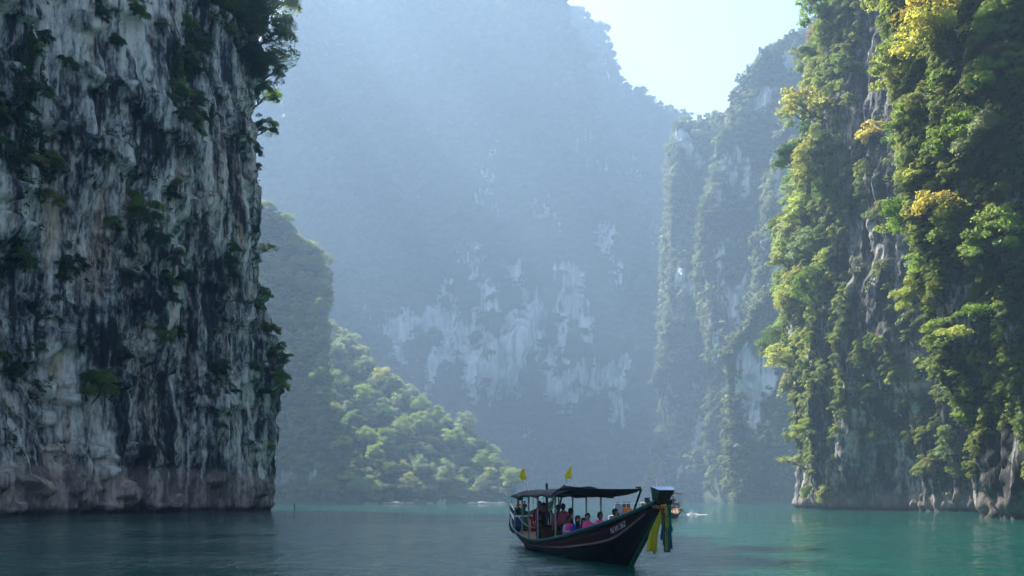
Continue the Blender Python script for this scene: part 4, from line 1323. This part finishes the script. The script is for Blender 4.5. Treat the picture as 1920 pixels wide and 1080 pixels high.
def person(loc, face, pose, label, shirt, trousers, vest=None, skin=SKIN, hair=HAIR, long=False, scale=1.0, group=None, roll=0.0):
    me, J = get_body(pose)
    root = empty('person', loc, face); root.scale = (scale,) * 3
    tag(root, label, 'person', group)
    b = link_mesh('body', me, root)
    for k, m in enumerate((skin, shirt, trousers, SHOE)):
        b.material_slots[k].link = 'OBJECT'; b.material_slots[k].material = m
    bmobj('hair', hair_mesh(J, long, hair), hair, root, True)
    hx = np.array(J['head'][0])
    for s in (1, -1):
        bm = bmesh.new(); bmesh.ops.create_icosphere(bm, subdivisions=1, radius=.011, matrix=Matrix.Translation(tuple(hx + (.088, s * .034, -.005)))); bmobj('eye', bm, EYE, root, True)
    bm = bmesh.new(); bmesh.ops.create_icosphere(bm, subdivisions=1, radius=1, matrix=Matrix.Translation(tuple(np.array(J['jaw'][0]) + (.072, 0, 0))) @ Matrix.Diagonal((.008, .022, .007, 1))); bmobj('mouth', bm, LIP, root, True)
    if vest is not None:
        bmobj('life_vest', vest_mesh(J), vest, root, True)
    return root

class Frame:
    """boat coordinates to world"""
    def __init__(self, stern, bow):
        d = Vector((bow[0] - stern[0], bow[1] - stern[1])); self.a = math.atan2(d.y, d.x); self.s = stern
    def __call__(self, x, y, z):
        c, s = math.cos(self.a), math.sin(self.a)
        return (self.s[0] + c * x - s * y, self.s[1] + s * x + c * y, z)

# ------------------------------------------------------------------ the main boat
FB = Frame((0.83, 44.4), (3.6, 30.4))
boat = empty('longtail_boat')
tag(boat, 'large black wooden longtail boat with dark canopy and tall cloth hung prow', 'boat', 'longtail boats on the lake')
place_boat(boat, (0.83, 44.4), (3.6, 30.4))
T, sec = build_hull(boat, ST, (hull_black, maroon, teal, railpaint, wood, hull_brown))
prow_block(boat, 17.12, 1.95, green_p, darkwood, sheen, 1.0)
tubeobj('stem_post', [(14.25, 0, -.1), (14.9, 0, .35), (15.7, 0, .85), (16.5, 0, 1.36), (17.15, 0, 1.84)], .075, green_p, boat)
text_on(boat, 'N.W.362', 14.25, .26, T, sec, -1, letter, f=.80)
text_on(boat, 'N.W.362', 15.6, .26, T, sec, 1, letter, f=.80)

def arched_roof(name, root, x0, x1, hw, zc, ze, m, sagamp=.03, seed=0, nx=22, ny=11):
    xs = np.linspace(x0, x1, nx); ys = np.linspace(-1, 1, ny)
    Xg, Yg = np.meshgrid(xs, ys, indexing='ij')
    Zg = zc - (zc - ze) * np.abs(Yg) ** 2.2 + fbm(Xg * 1.1, Yg * 1.3, seed + .5, 3, seed + 3) * sagamp * 2 - sagamp * np.abs(np.sin((Xg - x0) / (x1 - x0) * np.pi * 4))
    G = np.stack([Xg, Yg * hw, Zg], 2); idx = np.arange(nx * ny).reshape(nx, ny)
    q = np.stack([idx[:-1, :-1], idx[1:, :-1], idx[1:, 1:], idx[:-1, 1:]], -1).reshape(-1, 4)
    o = link_mesh(name, np_mesh(name, G.reshape(-1, 3), quads=q, mats=[m]), root)
    md = o.modifiers.new('thick', 'SOLIDIFY'); md.thickness = .035
    return o
arched_roof('canopy', boat, .7, 9.0, 1.05, 2.46, 2.16, canvas, seed=4)
# ridge tarpaulin over the forward seats
A, Tp = np.array([8.5, -.6, 2.53]), np.array([16.3, -.32, 2.33])
P0, Bc = np.array([8.2, -1.02, 2.22]), np.array([9.4, 1.0, 2.10])
s_ = np.linspace(0, 1, 24)[:, None]
topc = A + (Tp - A) * s_ + np.array([0, 0, -.05]) * np.sin(s_ * np.pi)
botc = (1 - s_) ** 2 * P0 + 2 * s_ * (1 - s_) * (2 * Bc - .5 * P0 - .5 * Tp) * .55 + 2 * s_ * (1 - s_) * Bc * .45 + s_ ** 2 * Tp
v_ = np.linspace(0, 1, 9)
G = np.array([topc * (1 - v) + botc * v + np.array([0, 0, -.10]) * np.sin(v * np.pi) * np.sin(s_ * np.pi) for v in v_])
idx = np.arange(9 * 24).reshape(9, 24)
q = np.stack([idx[:-1, :-1], idx[:-1, 1:], idx[1:, 1:], idx[1:, :-1]], -1).reshape(-1, 4)
tp = link_mesh('tarpaulin', np_mesh('tarpaulin', G.reshape(-1, 3), quads=q, mats=[canvas]), boat)
md = tp.modifiers.new('thick', 'SOLIDIFY'); md.thickness = .02
tubeobj('rolled_awning', [(8.95, -.9, 2.17), (9.0, 0, 2.19), (9.05, 1.08, 2.12)], .055, canvas, boat)
def deck_z(x): return float(np.interp(x, T[:, 0], T[:, 2])) - .22 * float(sstep(-2, 3, x)) - .30 * float(sstep(5.2, 7.5, x)) - .06
for px_, py_ in ((2.0, -.80), (3.5, -.84), (5.25, -.86), (2.0, .80), (4.2, .84), (6.2, .86), (8.2, .86), (8.2, -.86)):
    tubeobj('canopy_post', [(px_, py_, deck_z(px_)), (px_, py_, 2.2)], .036, steel, boat)
tubeobj('tarpaulin_pole', [(7.9, -.93, .58), (8.3, -.75, 1.7), (8.5, -.6, 2.55)], .035, blackpipe, boat)
tubeobj('tarpaulin_pole', [(15.75, -.36, 1.70), (16.3, -.32, 2.31), (16.27, -.34, 2.36), (16.05, -.38, 2.37)], .032, blackpipe, boat)
tubeobj('mast', [(4.45, -.3, .25), (4.45, -.3, 2.50)], .05, blackpipe, boat, 9)
tubeobj('mast_cap', [(4.45, -.3, 2.50), (4.45, -.3, 2.66), (4.45, -.3, 2.70)], [.055, .055, .01], darkwood, boat, 9)
tubeobj('stern_rail', [(-1.3, -.66, 1.84), (.75, -.88, 1.54)], .03, whitepipe, boat)
tubeobj('stern_rail', [(-1.3, -.66, 1.47), (.7, -.88, 1.14)], .03, whitepipe, boat)
tubeobj('rail_post', [(.75, -.88, .68), (.75, -.88, 1.54)], .03, steel, boat)
tubeobj('rail_post', [(-1.3, -.66, 1.05), (-1.3, -.66, 1.84)], .03, steel, boat)
tubeobj('curved_rail', [(1.75, -.9, 1.30), (2.6, -.93, 1.10), (3.5, -.95, .97), (4.6, -.97, .92), (5.4, -.98, .92)], .03, steel, boat)
for k, (x0, x1) in enumerate(((6.3, 6.7), (7.6, 8.0), (9.0, 9.4), (10.3, 10.7), (11.4, 11.8))):
    boxobj('bench', ((x0 + x1) / 2 - .15, 0, deck_z(x0) + .36), (.34, 1.5, .05), wood, boat)
for sgn in (-1, 1):
    for bx in np.arange(-1.4, 1.2, .45):
        boxobj('fender_block', (bx, sgn * (float(np.interp(bx, T[:, 0], T[:, 1])) + .06), float(np.interp(bx, T[:, 0], T[:, 2])) - .08), (.10, .08, .12), blackpipe, boat)

# engine with its covered block, seen as a dark mass amidships
eng = empty('boat_engine', FB(4.6, -.25, .22), FB.a); tag(eng, 'dark boxed engine amidships behind the standing passengers', 'engine')
boxobj('engine_block', (0, 0, .42), (1.1, .8, .62), hull_brown, eng, bev=.04)
boxobj('engine_cover', (0, 0, .76), (1.2, .9, .05), blackpipe, eng)
tubeobj('red_handle', [(.0, -.45, .86), (.9, -.5, .80)], .022, redc, eng)
tubeobj('exhaust_pipe', [(-.3, .2, .76), (-.3, .2, 1.25), (-.45, .2, 1.35)], .05, steel, eng)

def drum(loc, r, h, m, label, lid, emblem=None):
    o = empty('drum', loc); tag(o, label, 'drum')
    V, q = tube_arrays([(0, 0, 0), (0, 0, .02), (0, 0, h * .3), (0, 0, h * .33), (0, 0, h * .36), (0, 0, h * .64), (0, 0, h * .67), (0, 0, h * .7), (0, 0, h - .02), (0, 0, h)], [r * .9, r, r, r * 1.05, r, r, r * 1.05, r, r, r * .93], 20)
    link_mesh('barrel', np_mesh('barrel', V, quads=q, mats=[m]), o)
    V, q = tube_arrays([(0, 0, h - .01), (0, 0, h + .03), (0, 0, h + .035)], [r * 1.05, r * 1.05, .001], 20)
    link_mesh('lid', np_mesh('lid', V, quads=q, mats=[lid]), o)
    if emblem:
        bm = bmesh.new(); bmesh.ops.create_circle(bm, cap_ends=True, radius=.075, segments=16, matrix=Matrix.Translation((0, -r - .012, h * .55)) @ Matrix.Rotation(R(90), 4, 'X'))
        bmobj('round_emblem', bm, emblem, o)
    return o
drum(FB(.0, -.60, deck_z(0)), .17, .62, mat('blue_plastic', (.015, .05, .16), rough=.4), 'dark blue drum standing on the stern deck by the rail', whitepipe)
drum(FB(.05, -.22, deck_z(0)), .17, .62, mat('green_plastic', (.01, .09, .05), rough=.4), 'dark green drum between the blue and the red drum', mat('pale_green_plastic', (.3, .6, .45)))
drum(FB(.1, .16, deck_z(0)), .18, .64, mat('red_plastic', (.42, .012, .02), rough=.4), 'bright red drum with round emblem on the stern deck', mat('pink_plastic', (.8, .3, .35)), letter)
t = boxobj('toolbox', (0, 0, 0), (.30, .22, .26), mat('rusty_tin', (.22, .07, .03), rough=.6), None, bev=.02)
t.location = FB(4.0, -.72, deck_z(4) + .14); t.rotation_euler = (0, 0, FB.a); tag(t, 'small rusty orange tin box beside the canopy post', 'box')

# cloth sashes tied round the prow
sash = empty('prow_sashes', FB(17.0, 0, 1.86), FB.a)
tag(sash, 'bunch of yellow, red, teal and green cloth sashes tied round the prow', 'sashes')
def ribbon_strip(pts, w0, w1, m, seed, fold=.05):
    pts = np.array(pts, float); n = 26
    t = np.linspace(0, 1, n); k = np.linspace(0, 1, len(pts))
    P = np.stack([np.interp(t, k, pts[:, i]) for i in range(3)], 1)
    V = []
    for a in np.linspace(-.5, .5, 7):
        wv = w0 + (w1 - w0) * t
        V.append(np.stack([P[:, 0] + fold * np.sin(a * 11 + t * 3 + seed) * (0.3 + t) , P[:, 1] + a * wv + .02 * np.sin(t * 6 + seed), P[:, 2] + .012 * np.sin(a * 9 + seed) * t], 1))
    V = np.array(V); idx = np.arange(7 * n).reshape(7, n)
    q = np.stack([idx[:-1, :-1], idx[:-1, 1:], idx[1:, 1:], idx[1:, :-1]], -1).reshape(-1, 4)
    o = link_mesh('sash', np_mesh('sash', V.reshape(-1, 3), quads=q, mats=[m]), sash)
    md = o.modifiers.new('thick', 'SOLIDIFY'); md.thickness = .006
    return o
ribbon_strip([(.22, -.02, 0), (.18, -.12, -.35), (.10, -.25, -.80), (.05, -.33, -1.28)], .06, .20, yellowc, 1)
ribbon_strip([(.23, .00, 0), (.20, -.06, -.40), (.12, -.16, -.85), (.10, -.22, -1.34)], .05, .10, yellowc, 2)
ribbon_strip([(.25, .03, 0), (.24, .02, -.4), (.20, -.05, -.72)], .05, .05, redc, 3, .02)
ribbon_strip([(.24, .01, 0), (.20, -.02, -.45), (.18, -.03, -.95)], .08, .07, bluec, 4)
ribbon_strip([(.26, .06, 0), (.26, .07, -.5), (.26, .10, -1.24)], .05, .07, yellowc, 5, .03)
ribbon_strip([(.25, .09, 0), (.25, .10, -.45), (.24, .12, -1.30)], .10, .16, tealc, 6)
ribbon_strip([(.24, .13, 0), (.24, .17, -.45), (.24, .19, -1.20)], .07, .15, tealc, 7)
ribbon_strip([(.22, .16, 0), (.22, .19, -.4), (.20, .22, -.72)], .10, .12, greenc, 8)
ribbon_strip([(.24, .04, 0), (.23, .03, -.5), (.22, .03, -1.10)], .08, .13, greenc, 9)
ribbon_strip([(.255, .11, 0), (.26, .12, -.3), (.26, .13, -.62)], .03, .03, yellowc, 10, .01)
for k, (m, dz) in enumerate(((yellowc, .055), (greenc, .02), (orangec, -.015), (redc, -.05))):
    ang = np.linspace(0, 2 * np.pi, 24)
    pts = np.stack([.01 + .235 * np.cos(ang), .215 * np.sin(ang), np.full(24, dz) + .02 * np.sin(ang * 2 + k) - .06 * np.cos(ang)], 1)
    tubeobj('tied_band', pts, .027, m, sash, 6)

def flag(loc, lean, label, seed):
    o = empty('flag', loc, FB.a); tag(o, label, 'flag', 'yellow flags over the canopy')
    top = np.array([lean[0], lean[1], 1.0])
    tubeobj('flag_pole', [(0, 0, 0), tuple(top * .5), tuple(top)], .009, whitepipe, o, 5)
    n, m_ = 14, 10; V = []
    for i in range(n):
        for j in range(m_):
            u, v = i / (n - 1), j / (m_ - 1)
            base = top * (1 - .46 * v)
            wid = .26 * u * (0.25 + .75 * math.sin(min(1, v * 1.5 + .12) * 1.57) - .45 * max(0, v - .6))
            V.append((base[0] + .05 * math.sin(u * 9 + v * 3 + seed) * u, base[1] - wid, base[2] - .10 * u * u - .03 * math.sin(u * 5 + seed)))
    idx = np.arange(n * m_).reshape(n, m_); q = np.stack([idx[:-1, :-1], idx[1:, :-1], idx[1:, 1:], idx[:-1, 1:]], -1).reshape(-1, 4)
    f = link_mesh('flag_cloth', np_mesh('flag_cloth', V, quads=q, mats=[FLAGM]), o)
    md = f.modifiers.new('thick', 'SOLIDIFY'); md.thickness = .004
def flag_mat():
    N = NT('yellow_flag_cloth')
    tc = N.coords((1, 1, 1))
    nz = N.noise(N.coords((14, 14, 14)), 1, 3, .6)
    c = N.mix(N.ramp(nz, [(.50, 0.0), (.62, .55)]), (.90, .78, .05), (.75, .40, .05))
    b = N.n('ShaderNodeBsdfPrincipled'); N.l(c, b.inputs['Base Color']); b.inputs['Roughness'].default_value = .8
    tr = N.n('ShaderNodeBsdfTranslucent'); N.l(c, tr.inputs['Color'])
    mx = N.n('ShaderNodeMixShader'); mx.inputs[0].default_value = .55; N.l(b.outputs[0], mx.inputs[1]); N.l(tr.outputs[0], mx.inputs[2])
    return N.surf(mx.outputs[0])
FLAGM = flag_mat()
flag(FB(1.7, -.45, 2.38), (.0, -.18), 'yellow flag leaning outward over the stern end of the canopy', 0)
flag(FB(7.2, .02, 2.28), (.0, .0), 'yellow flag upright in the middle of the canopy before the tarpaulin', 2)

# passengers
pinkv = mat('pink_vest', (.75, .06, .26), rough=.7, var=.12, vscale=12)
dullpink = mat('faded_red_vest', (.30, .06, .09), rough=.8, var=.2, vscale=12)
orangev = mat('orange_vest', (.62, .16, .05), rough=.8, var=.2, vscale=12)
navy = mat('navy_jacket', (.012, .014, .03), rough=.8)
blackc = mat('black_cloth', (.012, .012, .013), rough=.85)
lblue = mat('light_blue_sleeves', (.16, .45, .62), rough=.8)
blue = mat('royal_blue_jacket', (.02, .04, .32), rough=.75)
whitec = mat('white_shirt', (.72, .72, .70), rough=.8)
flor = mat('flowered_cloth', (.45, .42, .55), rough=.8, var=.8, vscale=60)
jean = mat('denim', (.03, .05, .11), rough=.85)
pinkt = mat('pink_shirt', (.70, .22, .42), rough=.8)
def pb(x, y, pose, label, shirt, trousers, turn=0.0, dz=0.0, **kw):
    z = deck_z(x) + dz
    return person(FB(x, y, z), FB.a + turn, pose, label, shirt, trousers, **kw)
pb(3.92, -.30, 'stand', 'standing person in a black jacket with open collar facing forward by the mast', navy, blackc, skin=SKIN_D)
pb(2.5, -.16, 'stand', 'person in a faded red life vest half hidden behind the black jacket', blackc, blackc, vest=dullpink, scale=.98, skin=SKIN_D)
pb(5.5, -.08, 'back', 'person seen from behind in a dull pink life vest right of the mast', dullpink, blackc, math.pi, vest=dullpink, scale=.96)
pb(4.9, .26, 'back', 'second person from behind in a dull pink vest, further from the mast', dullpink, blackc, math.pi, vest=dullpink, scale=.98)
pb(7.0, -.12, 'lean', 'person in a black jacket bending forward in profile above the seated passengers', blackc, blackc, 1.2, skin=SKIN_D, scale=1.0)
pb(8.85, -.55, 'sit_fold', 'seated child in a hot pink vest with light blue sleeves by the gunwale', lblue, flor, .25, vest=pinkv, scale=.92, skin=SKIN_D, dz=.10)
pb(9.15, -.30, 'sit_fold', 'seated person with long dark hair in a royal blue jacket', blue, flor, .1, long=True, scale=.98)
pb(10.1, -.18, 'sit', 'seated person with round dark hair in a hot pink vest over black', blackc, blackc, -.1, vest=pinkv, scale=.98)
pb(11.1, -.06, 'sit_fold', 'seated short haired person looking down in a pink vest near the bow', pinkt, jean, .5, vest=pinkv, skin=SKIN_D, scale=.93)
pb(11.75, .25, 'sit_fold', 'foremost seated passenger in a bright pink shirt with black hair', pinkt, jean, .9, vest=pinkv, scale=.95)
pb(7.6, .35, 'sit', 'dark clothed seated person mostly hidden behind the bending one', blackc, blackc, 0.0, long=True)
bag = bmesh.new(); bmesh.ops.create_icosphere(bag, subdivisions=3, radius=1, matrix=Matrix.Diagonal((.26, .30, .15, 1)))
for v in bag.verts: v.co *= 1 + .22 * float(perlin(v.co.x * 9, v.co.y * 9, v.co.z * 9, 5))
bg_ = bmobj('cloth_bundle', bag, flor, None, True); bg_.location = FB(9.35, -.72, deck_z(9.3) + .52); tag(bg_, 'patterned white and lilac cloth bundle on the lap of the pink vest child', 'cloth')

# ------------------------------------------------------------------ other boats
def small_boat(stern, bow, name, label, mats, roof=None, s=1.0, low=False, txt=None, prow=True):
    root = empty(name); tag(root, label, 'boat', 'longtail boats on the lake')
    tab = ST.copy()
    if low:
        tab[:, 2] = np.minimum(tab[:, 2], .95); tab[:, 4] = np.minimum(tab[:, 4], .7)
    T2, sec2 = build_hull(root, tab, mats)
    if prow: prow_block(root, 17.12, 1.95, mats[2], darkwood, sheen)
    place_boat(root, stern, bow); root.scale = (s, s, s)
    if txt: 
        text_on(root, txt, 13.4, .34, T2, sec2, 1, letter, f=.72); 
        text_on(root, txt, 12.2, .34, T2, sec2, -1, letter, f=.72)
    if roof:
        x0, x1, m, zc = roof
        arched_roof('canopy', root, x0, x1, 1.0, zc, zc - .2, m, seed=8)
        for px_ in np.linspace(x0 + .3, x1 - .3, 4):
            for sg in (-1, 1): tubeobj('canopy_post', [(px_, sg * .93, .35), (px_, sg * .93, zc - .16)], .03, steel, root, 5)
    return root
boat_mats_b = (hull_brown, darkwood, green_p, greenc, wood, hull_brown)
b2s, b2b = (19.3, 118.0), (14.9, 105.0)
b2 = small_boat(b2s, b2b, 'longtail_boat', 'brown longtail boat with green rails half hidden behind the large prow', boat_mats_b, (0.5, 7.5, canvas, 3.0), txt='362 1505')
F2 = Frame(b2s, b2b)
tubeobj('engine_shaft', [(-1.2, .1, 1.5), (-4.5, .3, .7), (-6.5, .4, .1)], .05, steel, b2)
boxobj('tail_engine', (-1.0, .1, 1.55), (.9, .5, .45), steel, b2, bev=.05)
for x, y, lab, sh, vs in [(8.2, .5, 'person in a red orange vest sitting under the canopy of the brown boat', redc, orangev), (9.2, -.3, 'front person in an orange vest on the brown boat', whitec, orangev), (7.0, -.2, 'person in dark clothes deep under the canopy of the brown boat', blackc, dullpink), (8.6, .0, 'person in white with orange vest between two others on the brown boat', whitec, redc), (3.0, .3, 'steersman in a red shirt at the stern of the brown boat', redc, None)]:
    person(F2(x, y, .75 if x < 5 else .65), F2.a + random.uniform(-.3, .3), 'sit' if x > 5 else 'stand', lab, sh, jean, vest=vs)
b3s, b3b = (.75, 110.0), (4.6, 124.0)
b3 = small_boat(b3s, b3b, 'longtail_boat', 'distant green longtail boat with mint green roof beyond the stern rail', (green_p, mat('lime_strake', (.25, .33, .08)), green_p, railpaint, wood, hull_brown), (0.2, 8.0, mat('mint_roof', (.28, .80, .62), rough=.5), 2.55))
F3 = Frame(b3s, b3b)
boxobj('roof_panel', (.05, -.1, 2.22), (.05, .6, .5), navy, b3)
boxobj('mint_end_panel', (.16, 0, 2.36), (.05, 2.1, .42), MT['mint_roof'], b3)
for x, y, lab, sh in [(1.2, .35, 'person in an orange shirt under the mint green roof', orangec), (1.5, -.3, 'dark haired person beside the one in orange under the mint roof', darkwood), (2.4, 0.0, 'person in brown behind the two under the mint roof', hull_brown)]:
    person(F3(x, y, .55), F3.a + math.pi, 'sit', lab, sh, jean, scale=1.0)
b4s, b4b = (7.1, 60.0), (7.9, 74.0)
b4 = small_boat(b4s, b4b, 'tour_boat', 'low open boat with a white pipe frame behind the bow passengers', (hull_brown, whitepipe, whitepipe, whitepipe, wood, hull_brown), low=True, prow=False, s=.9)
b4['group'] = 'longtail boats on the lake'
for sg in (-1, 1):
    tubeobj('frame_leg', [(1.0, sg * .95, .6), (1.1, sg * .98, 1.9 if sg > 0 else 1.55), (1.1, sg * (.98 if sg > 0 else .72), 2.02)], .035, whitepipe, b4)
tubeobj('frame_bar', [(1.1, .98, 2.0), (1.1, -.75, 2.02)], .035, whitepipe, b4)
F4 = Frame(b4s, b4b)
net = mat('black_white_net', (.3, .3, .32), rough=.8, var=1.0, vscale=22)
nb = boxobj('hanging_cloth', (1.12, .66, 1.62), (.03, .52, .55), net, b4, bev=.005)
for x, y, lab, sh, hr, lg, vs in [(1.6, .28, 'person with long brown hair in an orange flowered top under the white frame', orangec, HAIR_B, True, orangev), (1.8, -.02, 'person with long black hair next to the brown haired one', flor, HAIR, True, orangev), (2.0, -.95, 'fair haired person in a white top to the side of the white frame', whitec, HAIR_L, False, None), (2.6, -1.15, 'person with a pale sun hat furthest along the open boat', whitec, HAIR_L, False, None), (2.2, .7, 'black haired person behind the hanging net cloth', blackc, HAIR, True, None)]:
    person(F4(x * .9, max(-.9, min(.9, y)) * .9 if abs(y) < .92 else y * .9, .48), F4.a + math.pi + random.uniform(-.5, .5), 'sit', lab, sh, jean, vest=vs, hair=hr, long=lg, scale=1.02)
b5 = small_boat((92, 268.0), (77.5, 262.0), 'longtail_boat', 'moored dark boat whose prow tip shows behind the corner of the right cliff', boat_mats_b, None, s=1.0)

# post standing in the water and the white spray behind the brown boat
V, q = tube_arrays([(0, 0, -1.5), (.05, 0, .4), (-.06, .02, .9), (.02, 0, 1.5)], [.14, .13, .11, .05], 7)
V2, q2 = tube_arrays([(-.02, 0, .7), (-.25, 0, 1.0), (-.3, 0, 1.3)], [.07, .05, .03], 6)
V, q = merge([(V, q), (V2, q2)])
po = link_mesh('driftwood_post', np_mesh('driftwood_post', V, quads=q, mats=[darkwood])); po.location = at(552, 955.5, 213)[:2] + (0,) if False else (-46.5, 213, 0)
tag(po, 'dark dead tree stub standing in the water beyond the left wall', 'post')
rs = np.random.default_rng(9)
foam = mat('white_foam', (.6, .63, .66), rough=.6, var=.05)
sp = []
for k in range(260):
    u = rs.random(); x = 24.0 + u * 3.0; y = 138 + rs.normal() * .5
    h = abs(rs.normal()) * (.02 + .30 * math.exp(-((u - .32) / .16) ** 2)); r_ = rs.uniform(.015, .05) * (1 - .3 * u)
    c = np.array([x, y, h])
    v = np.array([(1, 0, -.5), (-.5, .87, -.5), (-.5, -.87, -.5), (0, 0, .9)]) * r_ * rs.uniform(.6, 1.3, (4, 1)) * np.array([1.6, 1.2, .8])
    sp.append((v + c, np.array([(0, 1, 3), (1, 2, 3), (2, 0, 3)])))
Vs_, Ts_, o_ = [], [], 0
for v, t_ in sp: Vs_.append(v); Ts_.append(t_ + o_); o_ += 4
tag(link_mesh('spray', np_mesh('spray', np.vstack(Vs_), tris=np.vstack(Ts_), mats=[foam], smooth=False)), 'white spray thrown up by the propeller behind the brown boat', None, None, 'stuff')

# pale boulders and logs along the foot of the wooded hill
rockm = mat('pale_shore_rock', (.38, .33, .27), rough=.9, var=.4, vscale=.8)
for k, (px_, sz) in enumerate([(690, 1.3), (703, .9), (722, 1.1), (741, 1.5), (752, 1.0), (768, 1.2), (806, .9), (826, 1.2), (858, .8), (884, 1.1), (905, 1.5), (918, 1.2), (930, 1.0), (940, 1.3)]):
    bm = bmesh.new(); bmesh.ops.create_icosphere(bm, subdivisions=2, radius=1.0)
    for v in bm.verts: v.co *= 1 + .5 * float(perlin(v.co.x * 1.1 + k * 7, v.co.y * 1.1, v.co.z * 1.1, 77))
    bo = bmobj('boulder', bm, rockm); c = at(px_, 940, 553 + rs.normal() * 1.5)
    bo.location = (c.x, c.y, .15); bo.scale = (sz * 2.2, sz * 1.2, sz * .8); bo.rotation_euler = (0, 0, rs.uniform(-.5, .5))
    ordw = ['first', 'second', 'third', 'fourth', 'fifth', 'sixth', 'seventh', 'eighth', 'ninth', 'tenth', 'eleventh', 'twelfth', 'thirteenth', 'last'][k]
    tag(bo, f'pale shore boulder under the wooded hill, {ordw} along from the shaded cliff', 'boulder', 'pale boulders at the foot of the hill')

# ------------------------------------------------------------------ haze
N = NT('haze_air')
pv = N.n('ShaderNodeVolumePrincipled')
pv.inputs['Color'].default_value = (0.49, 0.71, 1.0, 1)
pv.inputs['Density'].default_value = HAZE_DENSITY
pv.inputs['Anisotropy'].default_value = 0.25
pv.inputs['Density Attribute'].default_value = ''
N.l(pv.outputs[0], N.out.inputs['Volume'])
bm = bmesh.new()
bmesh.ops.create_cube(bm, size=1.0, matrix=Matrix.Translation(((X0 + X1) / 2, (Y0 + Y1) / 2, (ZTOP - 1.0) / 2)) @ Matrix.Diagonal((X1 - X0, Y1 - Y0, ZTOP + 1.0, 1)))
hm = bpy.data.meshes.new('haze'); bm.to_mesh(hm); bm.free()
hm.materials.append(N.m)
tag(link_mesh('haze', hm), 'pale blue sunlit haze filling the gorge', None, None, 'stuff')
